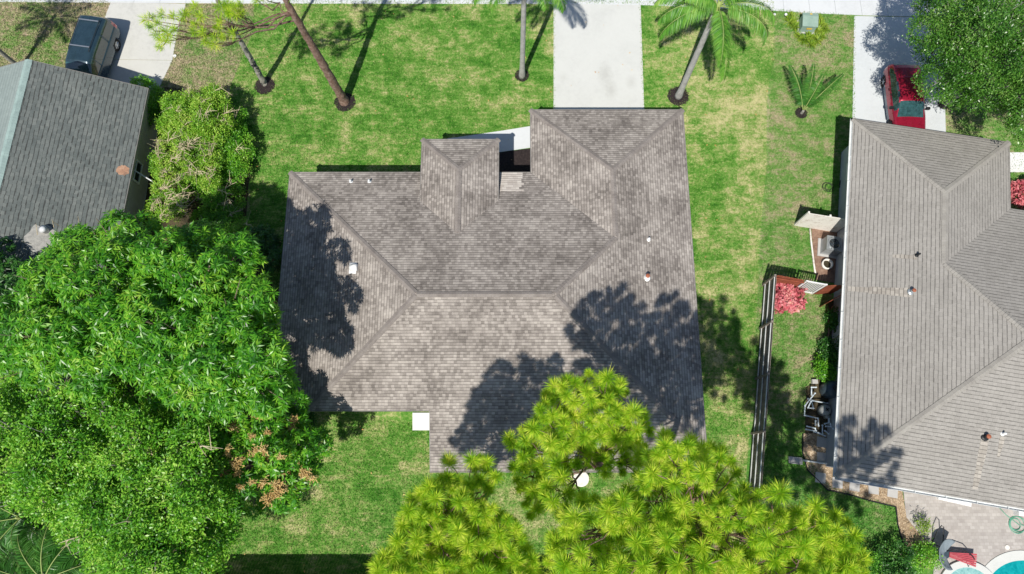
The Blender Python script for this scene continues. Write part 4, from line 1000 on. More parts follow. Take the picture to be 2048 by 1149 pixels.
# mulch rings
def mulch_ring(c, r, label):
    mb = MB(); k = 40; vs = [(c.x, c.y, .09)]
    for j, (f_, z) in enumerate(((.55, .08), (1.0, .02))):
        for i in range(k):
            rr_ = r * f_ * rng.uniform(.94, 1.04); vs.append((c.x + rr_ * math.cos(6.283 * i / k), c.y + rr_ * math.sin(6.283 * i / k), z + rng.uniform(0, .02)))
    mb.add(vs, [(0, 1 + i, 1 + (i + 1) % k) for i in range(k)] + [(1 + i, 1 + k + i, 1 + k + (i + 1) % k, 1 + (i + 1) % k) for i in range(k)])
    for _ in range(220):
        a = rng.uniform(0, 6.28); q_ = r * math.sqrt(rng.uniform(0, 1)) * 1.04
        mb.box((c.x + q_ * math.cos(a), c.y + q_ * math.sin(a), .075 - .03 * q_ / r), (rng.uniform(.03, .08), .02, .02), rng.uniform(0, 3))
    tag(obj('mulch_ring', mb, 'mulch'), label, 'mulch', 'mulch rings round the front trees', 'stuff')
mulch_ring(G(690, 205), .60, 'dark mulch ring round the reddish pine trunk'); mulch_ring(G(530, 172), .57, 'dark mulch ring round the pale grey trunk')
mulch_ring(G(1044, 152), .40, 'smallest mulch ring, round the palm left of the driveway'); mulch_ring(G(1356, 193), .62, 'mulch ring round the palm right of the driveway')
mulch_ring(G(1602, 227), .34, 'tiny mulch ring round the young coconut palm')

# --- palms
def frond(base, az, el, L, droop, leaf=0.5, n=46, w=.018, hang=.75, tw=0.0):
    """curved rachis with two rows of leaflets; returns (rachis points, leaflet array)"""
    pts = []; p = np.array(base, float); e = el; k = 16
    for i in range(k + 1):
        pts.append(p.copy()); e -= droop / k * (.4 + 1.2 * i / k); p = p + np.array([math.cos(az) * math.cos(e), math.sin(az) * math.cos(e), math.sin(e)]) * L / k
    pts = np.array(pts); t = np.linspace(.12, 1, n); idx = t * k; i0 = np.minimum(idx.astype(int), k - 1); fr = (idx - i0)[:, None]
    C_ = pts[i0] * (1 - fr) + pts[i0 + 1] * fr; T = unit(pts[i0 + 1] - pts[i0]); sd = unit(np.cross(T, [0, 0, 1.0]))
    out = []
    for sgn in (-1, 1):
        for rep in range(2):
            d = sd * sgn + T * rng.uniform(.45, .8, (n, 1)) + np.array([0, 0, -1]) * (hang * rng.uniform(.3, 1.5, (n, 1))) + np.array([0, 0, .35 * rep])
            d = unit(d); ll = leaf * (np.sin(np.clip(t, 0, 1) * 2.7 + .35) * .85 + .2)[:, None] * rng.uniform(.8, 1.1, (n, 1))
            m_ = C_ + d * ll * .5; tip = C_ + d * ll + np.array([0, 0, -1]) * ll * (hang * .6)
            ws = unit(np.cross(d, sd * 0 + rng.normal(0, .4, (n, 3)) + [0, 0, 1])) * w
            out.append(np.stack([C_, m_ + ws, tip, m_ - ws], 1))
    return pts, np.vstack(out)
def palm(name, label, base, h, specs, trunk_r, mat, leaf=.55, group=None, bark='palm_trunk', lean=(0, 0), shaft=True, bulge=1.15, w=.018, n=46):
    base = Vector((base[0], base[1], 0)); t = thing(name, label, 'palm', base, 0, group); tm = MB()
    top = base + Vector((lean[0], lean[1], h)); K = 26; pts = []; rad = []
    for i in range(K + 1):
        f_ = i / K; pts.append(base.lerp(top, f_)); rad.append(trunk_r * (1.35 - .35 * min(1, f_ * 8) if f_ < .125 else 1.0 - .22 * f_) * (1.03 if i % 2 else .98))
    tm.tube(pts, rad, 14); obj('trunk', tm, bark, t, True, base)
    if shaft:
        sm = MB(); sm.tube([top - Vector((0, 0, .05)), top + Vector((0, 0, .35)), top + Vector((0, 0, .8))], [trunk_r * .95, trunk_r * .85, trunk_r * .4], 10); obj('crownshaft', sm, 'rachis', t, True, base)
        for _ in range(5):
            pass
    for az, el, L, dr in specs:
        b_ = (top.x + math.cos(az) * .06, top.y + math.sin(az) * .06, top.z + (.5 if shaft else .0))
        pts, V = frond(b_, az, el, L, dr, leaf, n, w)
        fo = np_obj('frond', V, quads(len(V)), mat, t, base)
        rm = MB(); rm.tube([tuple(p) for p in pts], np.linspace(.028, .006, len(pts)).tolist(), 5); obj('rachis', rm, 'rachis', fo, True, base)
    return t
D2 = math.radians
palm('palm_tree', 'tall feather palm right of the driveway with fronds drooping over the lawn', G(1356, 195), 7.6,
     [(D2(a), D2(e), L, D2(d)) for a, e, L, d in ((-158, 30, 3.5, 120), (-168, 40, 3.3, 115), (168, 30, 3.3, 105), (-84, 15, 3.6, 85), (-92, 35, 3.3, 90), (-26, 28, 3.6, 130), (-12, 40, 3.3, 120), (20, 35, 3.2, 90),
                                                  (50, 35, 3.2, 90), (85, 40, 3.2, 90), (120, 30, 3.3, 95), (20, 70, 2.6, 60), (200, 65, 2.6, 70), (105, 70, 2.6, 60))], .17, 'palm', .56, 'feather palms beside the driveway', w=.013, n=150)
palm('palm_tree', 'slim straight palm left of the driveway, fronds showing only at the top edge', G(1044, 155), 8.6,
     [(D2(a), D2(e), L, D2(d)) for a, e, L, d in ((-150, 30, 3.2, 110), (-125, 40, 3.0, 100), (-45, 30, 3.0, 110), (-68, 45, 2.8, 100), (0, 35, 3.2, 100), (30, 30, 3.2, 95), (70, 40, 3.2, 90), (110, 35, 3.2, 90), (150, 40, 3.2, 95), (185, 30, 3.2, 100), (-100, 65, 2.6, 60), (60, 70, 2.6, 60))], .15, 'palm', .6, 'feather palms beside the driveway', w=.014, n=100)
palm('palm_tree', 'faded palm at the left edge above the slate roof, one grey frond in view', G(42, 138), 5.2,
     [(D2(a), D2(e), L, D2(d)) for a, e, L, d in ((-15, 35, 2.6, 105), (20, 40, 2.4, 90), (60, 40, 2.4, 90), (110, 40, 2.4, 90), (160, 35, 2.4, 90), (-160, 35, 2.4, 90), (-110, 40, 2.4, 90), (-60, 45, 2.3, 100), (80, 75, 2.0, 50))], .13, 'palm_dry', .55, None, 'bark_grey')
palm('coconut_palm', 'young short palm with five upright fronds on the side lawn', G(1602, 228), .35,
     [(D2(a), D2(e), L, D2(d)) for a, e, L, d in ((118, 50, 2.7, 45), (90, 62, 2.6, 35), (40, 46, 2.8, 50), (70, 74, 2.3, 30))], .09, 'coconut', .40, None, 'bark_grey', shaft=False, w=.013, n=130)
palm('palm_tree', 'shaded palm in the gap at the bottom left, upper of two', G(50, 1035, 3.4), 3.2,
     [(D2(a), D2(e), L, D2(d)) for a, e, L, d in ((15, 30, 2.6, 80), (60, 35, 2.6, 80), (100, 30, 2.6, 90), (150, 30, 2.6, 90), (-170, 30, 2.6, 90), (-120, 30, 2.6, 90), (-75, 35, 2.6, 80), (-30, 35, 2.6, 90), (-50, 70, 2.0, 50))], .12, 'coconut', .62, 'palms under the bottom left trees', 'bark_grey', w=.014, n=90)
palm('palm_tree', 'lower of the two palms at the bottom left, its pale frond pointing up the picture', G(92, 1160, 4.6), 4.3,
     [(D2(a), D2(e), L, D2(d)) for a, e, L, d in ((88, 35, 2.8, 85), (55, 35, 2.6, 90), (20, 35, 2.6, 90), (125, 35, 2.6, 90), (165, 35, 2.6, 90), (-150, 35, 2.6, 90), (-90, 35, 2.6, 90), (-30, 35, 2.6, 90))], .12, 'coconut', .62, 'palms under the bottom left trees', 'bark_grey', w=.014, n=90)

# --- spiky plants round the utility box
def spiky(n, L, w, mat, label, cat='plant', group=None, name='spiky_plant', loc=(0, 0, 0), el=(.3, 1.3)):
    az = rng.uniform(0, 6.28, n); e = rng.uniform(el[0], el[1], n); ll = rng.uniform(.6, 1.1, n) * L
    d = np.stack([np.cos(az) * np.cos(e), np.sin(az) * np.cos(e), np.sin(e)], -1); sd = np.stack([-np.sin(az), np.cos(az), 0 * az], -1) * w
    P = rng.normal(0, .03, (n, 3)) * [1, 1, 0]; m_ = P + d * ll[:, None] * .55; tip = P + d * ll[:, None] - np.array([0, 0, 1]) * (ll * .35)[:, None]
    V = np.stack([P, m_ + sd, tip, m_ - sd], 1); o = np_obj(name, V, quads(n), mat); o.location = loc
    return tag(o, label, cat, group)
sp0 = spiky(60, .52, .02, 'liriope', 'yellow-green spiky plant beside the pale green utility box, left of it', group='spiky plants round the utility box', loc=G(1585, 42))
words = [(1578, 46, 'leftmost spiky plant of the clump round the utility box'), (1588, 55, 'small spiky plant low on the left of the utility box'), (1596, 74, 'spiky plant at the lower left of the clump, straw coloured'),
         (1606, 82, 'spiky plant directly below the utility box, first from the left'), (1616, 76, 'spiky plant directly below the utility box, nearest its front'), (1620, 90, 'lowest spiky plant of the clump below the utility box'),
         (1632, 82, 'spiky plant at the lower right of the clump'), (1642, 74, 'spiky plant at the right of the clump, outer one'), (1634, 64, 'spiky plant touching the lower right corner of the utility box'),
         (1640, 52, 'spiky plant right of the utility box, middle one'), (1648, 60, 'rightmost spiky plant of the clump, paler'), (1638, 40, 'uppermost spiky plant right of the utility box'), (1582, 34, 'uppermost spiky plant left of the utility box')]
for u, v, lb in words:
    c = sp0.copy(); COL.objects.link(c); c.location = G(u, v); c.rotation_euler = (0, 0, rng.uniform(0, 6)); s = rng.uniform(.85, 1.25); c.scale = (s, s, s); c['label'] = lb
ub = thing('utility_box', 'pale green metal utility box with a yellow sticker, ringed by spiky plants', 'utility box', G(1611, 58), R(-4))
bx = MB(); bx.box((0, .1, .3), (.84, .75, .6)); lid = MB()
lid.add([(-.45, -.32, .60), (.45, -.32, .60), (.45, .52, .70), (-.45, .52, .70), (-.45, -.32, .66), (.45, -.32, .66), (.45, .3, .80), (-.45, .3, .80), (.45, .52, .76), (-.45, .52, .76)], [(0, 3, 2, 1), (4, 5, 6, 7), (7, 6, 8, 9), (0, 1, 5, 4), (1, 2, 8, 6, 5), (2, 3, 9, 8), (3, 0, 4, 7, 9)])
obj('cabinet', bx, 'util', ub); obj('lid', lid, 'util', ub); obj('base_pad', MB().box((0, .1, .03), (1.0, .92, .06)), 'stone', ub)
obj('sticker', MB().box((.03, .43, .795), (.13, .07, .004)), 'yellow', ub); obj('sticker', MB().box((0.02, -.325, .45), (.3, .006, .12)), 'yellow', ub)
for u, v, lb in ((1546, 34, 'white capped marker on the grass, left of two'), (1569, 34, 'white capped marker on the grass, next to the spiky plants')):
    mb = MB(); c = G(u, v); mb.lathe([(.03, 0), (.03, .2), (.09, .21), (.08, .26), (.02, .29)], c, 12); tag(obj('marker_post', mb, 'white', None, True), lb, 'marker', 'white markers by the pavement')
mb = MB(); c = G(350, 113); mb.lathe([(.05, .0), (.10, .0), (.10, .06), (.06, .06), (.05, .03)], c, 14); tag(obj('drain_cap', mb, 'white', None, True), 'small round white cap in the dry grass beside the old driveway', 'cap')

# ------------------------------------------------------------------ fences
def fence_run(parent, a, b, hgt, mat, board=.14, gap=.012, th=.02, base=None, ragged=True):
    a, b = Vector(a), Vector(b); L = (b - a).length; t = (b - a) / L; rz = math.atan2(t.y, t.x); mb = MB(); x = board / 2
    while x < L:
        c = a + t * x; hh = hgt * (rng.uniform(.985, 1.01) if ragged else 1); mb.box((c.x, c.y, hh / 2 + .03), (board - gap, th, hh), rz); x += board
    return obj('boards', mb, mat, parent, False, base)
FA = G(1553, 553, 1.85); FB = G(1525, 958, 1.85); FA.z = 0; FB.z = 0
dirv = (FB - FA).normalized(); FB2 = FA + dirv * 15.2
fe = thing('fence', 'long brown board fence with three pale rails between the two houses', 'fence', FA)
fence_run(fe, FA, FB2, 1.82, 'wood', base=FA)
nrm = Vector((dirv.y, -dirv.x, 0)); nrm = nrm if nrm.x < 0 else -nrm
secs = [(0.0, 2.35), (2.42, 5.0), (5.07, 7.8), (7.87, 10.6), (10.67, 13.4), (13.47, 15.2)]; rz = math.atan2(dirv.y, dirv.x)
for i, (s0, s1) in enumerate(secs):
    jog = .02 * (i % 2)
    for z in (.35, 1.02, 1.72):
        mb = MB(); c = FA + dirv * (s0 + s1) / 2 + nrm * (.055 + jog); mb.box((c.x, c.y, z), (s1 - s0, .04, .06), rz); obj('rail', mb, 'rail', fe, False, FA)
    c = FA + dirv * (s0 - .03) + nrm * .075; mb = MB(); mb.box((c.x, c.y, .95), (.1, .1, 1.9), rz); obj('post', mb, 'wood', fe, False, FA)
PC = G(1612, 562, 1.85); PD = G(1655, 570, 1.85); PE = G(1692, 570, 1.85)
for q in (PC, PD, PE): q.z = 0
f2 = thing('fence', 'short red-brown board fence behind the pink bush', 'fence', FA)
fence_run(f2, FA + Vector((.04, .05, 0)), PC, 1.86, 'redwood', base=FA)
mb = MB(); c = (FA + PC) / 2; tt = (PC - FA).normalized(); mb.box((c.x, c.y - .04, 1.6), ((PC - FA).length, .05, .09), math.atan2(tt.y, tt.x)); obj('rail', mb, 'redwood', f2, False, FA)
lt = thing('lattice_panel', 'white slatted panel between the pink bush and red-brown gate', 'panel', PC)
tt = (PD - PC); Lw = tt.length; tt.normalize(); rz2 = math.atan2(tt.y, tt.x); fr = MB(); sl = MB()
for z in (.12, 1.8): c = PC + tt * Lw / 2; fr.box((c.x, c.y, z), (Lw, .05, .12), rz2)
for s in (.06, Lw - .06): c = PC + tt * s; fr.box((c.x, c.y, .96), (.1, .05, 1.86), rz2)
k = 7
for i in range(k): c = PC + tt * (.16 + (Lw - .3) * (i + .5) / k); sl.box((c.x, c.y, .96), (.055, .03, 1.58), rz2)
obj('frame', fr, 'white', lt, False, PC); obj('slats', sl, 'white', lt, False, PC)
gt = thing('gate', 'weathered red-brown wooden gate against the right house wall', 'gate', PD)
fence_run(gt, PD + Vector((.03, -.02, 0)), PE + Vector((.1, 0, 0)), 1.75, 'redwood', base=PD)
g2m = MB(); c0 = PD + Vector((.1, -.08, 0)); 
fence_run(gt, PD + Vector((.25, -.75, 0)), PE + Vector((.02, -.35, 0)), 1.3, 'redwood', base=PD)
sb_ = thing('privacy_screen', 'peeling white board screen standing on the lawn beside the air conditioner', 'screen', G(1630, 460))
A0 = G(1590, 452); B0 = G(1672, 465); fence_run(sb_, A0, B0, 1.85, 'paint_white', .16, .004, .03, sb_.location, False)
mb = MB(); tt = (B0 - A0).normalized()
for s in (0, .5, 1.0): c = A0.lerp(B0, s) + Vector((0, .06, 0)); mb.box((c.x, c.y, .95), (.09, .09, 1.9), math.atan2(tt.y, tt.x))
obj('post', mb, 'paint_white', sb_, False, sb_.location)
rf_ = thing('fence', 'board fence at the bottom edge whose shadow crosses the back lawn', 'fence', (-3, -4.85, 0)); fence_run(rf_, (-15, -4.85, 0), (11.6, -4.85, 0), 1.9, 'wood', base=rf_.location)
ew = MB(); ew.tube([G(u, v, .06) for u, v in ((1620, 458), (1622, 480), (1625, 505), (1628, 530), (1631, 548))], .05, 6)
tag(obj('bed_edging', ew, 'paint_white', None, True), 'narrow white edging along the red mulch bed by the air conditioner', 'edging')
ew = MB(); ew.tube([G(u, v, .05) for u, v in ((1676, 602), (1664, 615), (1657, 640), (1658, 665), (1655, 685), (1642, 700))], .035, 6)
tag(obj('bed_edging', ew, 'terracotta', None, True), 'pinkish curved edging of the planting bed beside the house wall', 'edging')

# ------------------------------------------------------------------ yard things
bush('croton_bush', 'pink and coral leaved bush in the corner of the fence', 'bush', [(1560, 572), (1600, 572), (1610, 595), (1595, 612), (1560, 615), (1556, 590)], 14, 1.1, .34, 'croton', 34, 8, .20, .042, kind='rosette')
bush('shrub', 'coral flowered bush at the right edge behind the right house', 'bush', [(2030, 365), (2060, 365), (2060, 405), (2030, 400)], 6, 1.1, .36, 'croton', 34, 8, .20, .045, kind='rosette')
bush('shrub', 'small green shrub by the wall just below the red-brown gate', 'shrub', [(1660, 625), (1680, 625), (1682, 650), (1662, 655)], 4, .9, .35, 'shrub', 60, 11, .11, .03)
bush('shrub', 'round dark green shrub along the wall above the pool filter, upper half', 'shrub', [(1652, 690), (1680, 690), (1682, 722), (1648, 722)], 6, 1.15, .42, 'shrub', 60, 11, .10, .03)
bush('shrub', 'brighter green round shrub along the wall directly above the pool filter', 'shrub', [(1644, 724), (1670, 724), (1672, 745), (1645, 746)], 5, 1.1, .42, 'small_leaf', 60, 11, .10, .03)
bush('shrub', 'dark shrub in the shade between the small pine and the gravel strip', 'shrub', [(1760, 1105), (1800, 1100), (1815, 1120), (1815, 1180), (1760, 1180)], 9, 1.2, .42, 'shrub', 50, 12, .10, .03)
bush('shrub', 'flower dotted shrub beside the grey chair at the bottom right', 'shrub', [(1825, 1095), (1860, 1090), (1872, 1120), (1850, 1145), (1828, 1140)], 7, .9, .35, 'small_leaf', 55, 10, .09, .025)
bush('shrub', 'low green shrub beside the small pine at the bottom', 'shrub', [(1700, 1110), (1750, 1115), (1760, 1180), (1700, 1180)], 7, 1.2, .45, 'small_leaf', 45)

# air conditioner
ac = thing('air_conditioner', 'grey outdoor air conditioner with top fan beside the right house', 'air conditioner', G(1654, 498), ra)
b = MB(); b.box((0, 0, .05), (1.05, 1.0, .08)); obj('base_pad', b, 'stone', ac)
b = MB(); S_ = .78
for k in range(14): b.box((0, 0, .15 + k * .052), (S_, S_, .036))
b.box((0, 0, .48), (S_ - .04, S_ - .04, .76)); obj('louvre_case', b, 'metal', ac)
b = MB(); b.lathe([(.27, .89), (.34, .89), (.34, .93), (.27, .93)], (0, 0, 0), 32, 'z', False)
for sx in (-1, 1): b.box((sx * .365, 0, .895), (.07, .8, .04)); b.box((0, sx * .365, .896), (.8, .07, .04))
for i in range(4): a = math.pi / 4 + i * math.pi / 2; b.box((.36 * math.cos(a) * 1.12, .36 * math.sin(a) * 1.12, .893), (.2, .16, .03), a)
tp_ = obj('top_panel', b, 'metal', ac)
b = MB(); b.lathe([(.29, .86), (.29, .865)], (0, 0, 0), 28); obj('fan_well', b, 'dark', ac)
b = MB()
for i in range(4):
    a = i * math.pi / 2; b.add([(0, 0, .88), (.27 * math.cos(a), .27 * math.sin(a), .87), (.27 * math.cos(a + .8), .27 * math.sin(a + .8), .90)], [(0, 1, 2), (2, 1, 0)])
b.lathe([(.06, .87), (.06, .92)], (0, 0, 0), 12); obj('fan', b, 'tank', ac)
b = MB()
for r_ in (.07, .14, .21, .28): b.tube([(r_ * math.cos(i * .3927), r_ * math.sin(i * .3927), .935) for i in range(17)], .004, 4)
obj('grille', b, 'metal', ac)
pp = MB(); c = G(1651, 531); pp.lathe([(.20, 0), (.26, .0), (.29, .30), (.23, .30), (.22, .12), (.001, .12)], c, 28)
obj_soil = MB().lathe([(.222, .135), (.222, .14)], c, 20)
pt_ = tag(obj('planter', pp, 'paint_white', None, True), 'empty round white-rimmed pot on the mulch below the air conditioner', 'pot')
obj('soil_fill', obj_soil, 'dirt', pt_)
# hoses
def coil(name, c, loops, mat, label, r=.012, h=.03, tail=None):
    pts = []
    for k, (dx, dy, rx, ry) in enumerate(loops):
        for i in range(20): a = 6.283 * i / 20; pts.append((c.x + dx + rx * math.cos(a), c.y + dy + ry * math.sin(a), h + .012 * k + .01 * math.sin(3 * a)))
    if tail: pts += tail
    mb = MB(); mb.tube(pts, r, 6); tag(obj(name, mb, mat, None, True), label, 'hose')
coil('garden_hose', G(1653, 375), [(0, 0, .25, .27), (.12, -.05, .22, .24), (.04, .03, .28, .22)], 'hose_black', 'dark garden hose coiled on the grass by the right house wall', .014, .06)
coil('garden_hose', G(1686, 370), [(0, 0, .2, .3), (.05, .08, .26, .24), (-.05, -.06, .2, .3), (.02, 0, .22, .33)], 'hose_black', 'dark hose heap in the shade right against the right house wall', .018, .08)
coil('garden_hose', G(2032, 1050), [(0, 0, .38, .40), (.05, .03, .40, .36), (-.08, .03, .25, .27)], 'hose_green', 'green hose coiled on the patio pavers near the pool', .02, .06, [tuple(G(2012, 1030, .06)), tuple(G(1998, 1015, .06))])

# pool equipment
pf = thing('pool_filter', 'large dark round sand filter tank against the right house', 'filter', G(1652, 782))
b = MB(); b.lathe([(.22, 0), (.40, .08), (.44, .3), (.44, .75), (.38, .95), (.24, 1.06), (.12, 1.1)], (0, 0, 0), 32); obj('tank', b, 'tank', pf, True)
b = MB(); b.lathe([(.13, 1.09), (.14, 1.2), (.09, 1.24)], (0, 0, 0), 20); obj('valve', b, 'dark', pf, True)
b = MB(); b.lathe([(.05, 1.24), (.055, 1.32), (.02, 1.34)], (.05, .09, -.05), 12); obj('gauge', b, 'chrome', pf, True)
pu = thing('pool_pump', 'beige pool pump below the dark filter tank', 'pump', G(1643, 822))
b = MB(); b.lathe([(.2, -.0), (.27, .06), (.28, .45), (.24, .62), (.1, .66)], (0, 0, 0), 26); obj('housing', b, 'filter', pu, True)
b = MB(); b.lathe([(.12, .0), (.13, .3), (.10, .42)], (.12, -.3, .05), 18); obj('motor', b, 'filter', pu, True)
b = MB(); b.box((0, 0, .69), (.2, .04, .04), .5); b.box((0, 0, .69), (.04, .2, .04), .5); obj('lid_handle', b, 'dark', pu)
pi_ = thing('pool_pipes', 'white plastic pool pipes winding round the pump and filter', 'pipes', G(1630, 830))
def pip(lst, h=.3, r=.032):
    mb = MB(); pts = []
    for e in lst: pts.append(G(e[0], e[1], e[2] if len(e) > 2 else h))
    for a, b_ in zip(pts, pts[1:]): mb.tube([a, b_], r, 8)
    for a in pts: mb.lathe([(r * 1.2, -r * 1.3), (r * 1.45, 0), (r * 1.2, r * 1.3)], a, 8)
    obj('pipe', mb, 'pvc', pi_, True, pi_.location)
pip([(1623, 790), (1623, 775, .3), (1632, 775, .3)]); pip([(1630, 787, .35), (1619, 800, .35), (1610, 812, .35), (1609, 831, .35), (1636, 837, .35), (1637, 852, .35)])
pip([(1616, 798, .3), (1626, 802, .3), (1655, 807, .5)]); pip([(1623, 803, .2), (1627, 817, .2), (1616, 816, .2), (1622, 803, .4)])
pip([(1631, 842, .3), (1631, 850, .3)]); pip([(1614, 853, .3), (1630, 857, .3), (1632, 862, .2)]); pip([(1612, 859, .3), (1628, 862, .3)])
pip([(1645, 851, .4), (1645, 868, .1), (1636, 866, .3)]); pip([(1650, 848, .5), (1658, 846, .5), (1658, 838, .6)]); pip([(1652, 853, .5), (1662, 854, .5), (1661, 848, .6)])
pip([(1650, 862, .3), (1658, 868, .3), (1665, 860, .4)]); pip([(1667, 858, .8), (1672, 862, .8), (1671, 875, .8), (1666, 878, .2)])
pip([(1672, 859, 1.0), (1676, 860, 1.0)]); pip([(1628, 864, .1), (1640, 868, .1), (1650, 872, .1)])
b = MB(); c = G(1628, 764, .05); b.box((c.x, c.y, .1), (.28, .22, .2)); tag(obj('valve_box', b, 'stone'), 'small pale square valve box at the top of the pool pipes', 'box')
b = MB(); c = G(1676, 892, 1.2); b.box((c.x, c.y, 1.2), (.12, .28, .5), ra); tag(obj('switch_box', b, 'blue'), 'small blue box fixed to the wall under the gutter', 'box')
# stepping stones
names = ['uppermost', 'second from the top', 'third down, at the bend', 'fourth along', 'middle of the lower row', 'next to last', 'last before the patio']
for (u, v), nm in zip(((1643, 885), (1643, 916), (1640, 956), (1674, 966), (1708, 972), (1746, 978), (1784, 985)), names):
    c = G(u, v); b = MB(); b.box((c.x, c.y, .045), (.50, .50, .05), ra + rng.uniform(-.05, .05)); tag(obj('stepping_stone', b, 'stone'), f'square grey stepping stone in the gravel, {nm}', 'stepping stone', 'stepping stones in the gravel bed')
# flower pot with plant
fp = thing('flower_pot', 'dark pot of yellow-green foliage and pink flowers on the patio', 'flower pot', G(1834, 1050))
b = MB(); b.lathe([(.20, .04), (.30, .42), (.32, .45), (.27, .45), (.25, .38), (.001, .38)], (0, 0, 0), 24); obj('pot', b, 'tank', fp, True)
P = np.stack([rng.normal(0, .17, 260), rng.normal(0, .17, 260), rng.uniform(.4, .75, 260)], -1); V = leaves(P, rng.normal(0, 1, (260, 3)) + [0, 0, .8], rng.uniform(.12, .24, 260), .016)
np_obj('foliage', V, quads(len(V)), 'liriope', fp)
P = np.stack([rng.normal(.12, .14, 60), rng.normal(-.25, .06, 60), rng.uniform(.35, .5, 60)], -1); V = leaves(P, rng.normal(0, 1, (60, 3)), .06, .025); 
fo_ = fp.children[-1]; nleaf = len(fo_.data.polygons); co_a = np.empty(len(fo_.data.vertices) * 3, np.float32); fo_.data.vertices.foreach_get('co', co_a)
V = np.concatenate([co_a.reshape(-1, 4, 3), V]); bpy.data.objects.remove(fo_); fo_ = np_obj('foliage', V, quads(len(V)), 'liriope', fp); fo_.data.materials.append(M['croton'])
for p_ in fo_.data.polygons: p_.material_index = 1 if p_.index >= nleaf else 0
# lounge chair
lc = thing('patio_chair', 'grey shell-backed patio chair with curved arms and red fabric seat', 'chair', G(1880, 1106), R(-14)); lc.scale = (1.12, 1.08, 1.0)
b = MB(); nU, nV = 20, 7; vs = []
for i in range(nU + 1):
    a = math.pi * (.36 + 1.28 * i / nU)
    for j in range(nV + 1):
        f_ = .12 + .88 * j / nV; x_ = .50 * f_ * math.cos(a) + .02; vs.append((x_, .64 * f_ * math.sin(a), .42 + .34 * f_ * f_ - .30 * x_ + .02 * math.sin(8 * a) * f_))
b.add(vs, [(i * (nV + 1) + j, i * (nV + 1) + j + 1, (i + 1) * (nV + 1) + j + 1, (i + 1) * (nV + 1) + j) for i in range(nU) for j in range(nV)])
sh = obj('back_shell', b, 'grey_fabric', lc, True); sm_ = sh.modifiers.new('thickness', 'SOLIDIFY'); sm_.thickness = .03
b = MB(); b.lathe([(.22, .36), (.22, .42)], (-.02, 0, 0), 20); obj('seat_base', b, 'tank', lc)
b = MB()
for i in range(6):
    y = -.2 + i * .07; b.add([(.16, y * .5, .45), (.16, (y + .06) * .5, .47), (1.35, y * 1.4 + .05, .34), (1.35, (y + .055) * 1.4 + .05, .37), (.16, y * .5, .40), (.16, (y + .06) * .5, .41), (1.35, y * 1.4 + .05, .30), (1.35, (y + .055) * 1.4 + .05, .31)], [(0, 2, 3, 1), (4, 5, 7, 6), (0, 4, 6, 2), (1, 3, 7, 5), (0, 1, 5, 4), (2, 6, 7, 3)])
obj('seat_sling', b, 'red_fabric', lc)
for sgn in (1, -1):
    b = MB(); b.tube([(-.25, .28 * sgn + .35 * (sgn > 0), .1 if sgn > 0 else .6)] and [(x, y, z) for x, y, z in (((-.42, .35, .08), (-.45, .85, .5), (-.35, 1.15, .62), (-.22, 1.1, .55), (-.15, .7, .45), (-.12, .3, .40)) if sgn > 0 else ((.05, .12, .45), (.4, .34, .62), (.85, .30, .60), (1.2, .12, .45), (1.38, -.05, .1)))], .022, 8)
    obj('arm', b, 'dark', lc, True)
for x, y in ((-.3, .3), (-.3, -.35), (1.2, .25), (1.2, -.3)): obj('leg', MB().tube([(x, y, .04), (x * .85, y * .8, .42)], .016, 6), 'dark', lc)
# pool and spa
pc = G(2064, 1224, .1); sc = G(1941, 1190, .12)
def disc(c, r, z0, z1, r2=None):
    mb = MB(); k = 64
    if r2 is None: return mb.lathe([(r, z0), (r, z1)], (c.x, c.y, 0), k)
    return mb.lathe([(r2, z0), (r, z0), (r, z1), (r2, z1), (r2, z0)], (c.x, c.y, 0), k, 'z', False)
struct('water', disc(pc, 2.28, .0, .055), 'pool')
struct('pool_coping', disc(pc, 2.72, .0, .075, 2.27), 'coping')
struct('spa_coping', disc(sc, 1.52, .0, .16, 1.22), 'coping'); struct('water', disc(sc, 1.23, .0, .115), 'spa')
# white things along the patio door
wt = MB(); a = G(1876, 992, .4); b_ = G(1942, 1007, .4)
d = b_ - a; wt.box(((a.x + b_.x) / 2, (a.y + b_.y) / 2 , .42), (d.length, .34, .05), math.atan2(d.y, d.x))
tb = thing('patio_bench', 'long white bench top under the eave on the patio', 'bench', ((a.x + b_.x) / 2, (a.y + b_.y) / 2, 0)); obj('top', wt, 'white', tb, False, tb.location)
for s in (.1, .9):
    c = a.lerp(b_, s); obj('leg', MB().box((c.x, c.y, .21), (.06, .28, .37)), 'white', tb, False, tb.location)
tb = thing('patio_table', 'white table cut by the right edge under the eave', 'table', G(2042, 1024, 0)); b = MB(); b.box((.2, 0, .70), (1.6, .55, .04), ra); obj('top', b, 'white', tb)
for x in (-.4, .8): obj('leg', MB().box((x, 0 - x * .16, .36), (.06, .4, .66)), 'white', tb)
b = MB(); c = G(2013, 1095); b.lathe([(.11, .04), (.11, .07), (.03, .075)], c, 16); tag(obj('skimmer_lid', b, 'paint_white'), 'small round cream lid set in the pavers above the pool', 'lid')
# far right behind the house: white slab
struct('step_slab', MB().prism([tuple(p) for p in pxs([(2018, 306), (2120, 306), (2120, 345), (2018, 345)])], -.03, .05), 'white_slab')
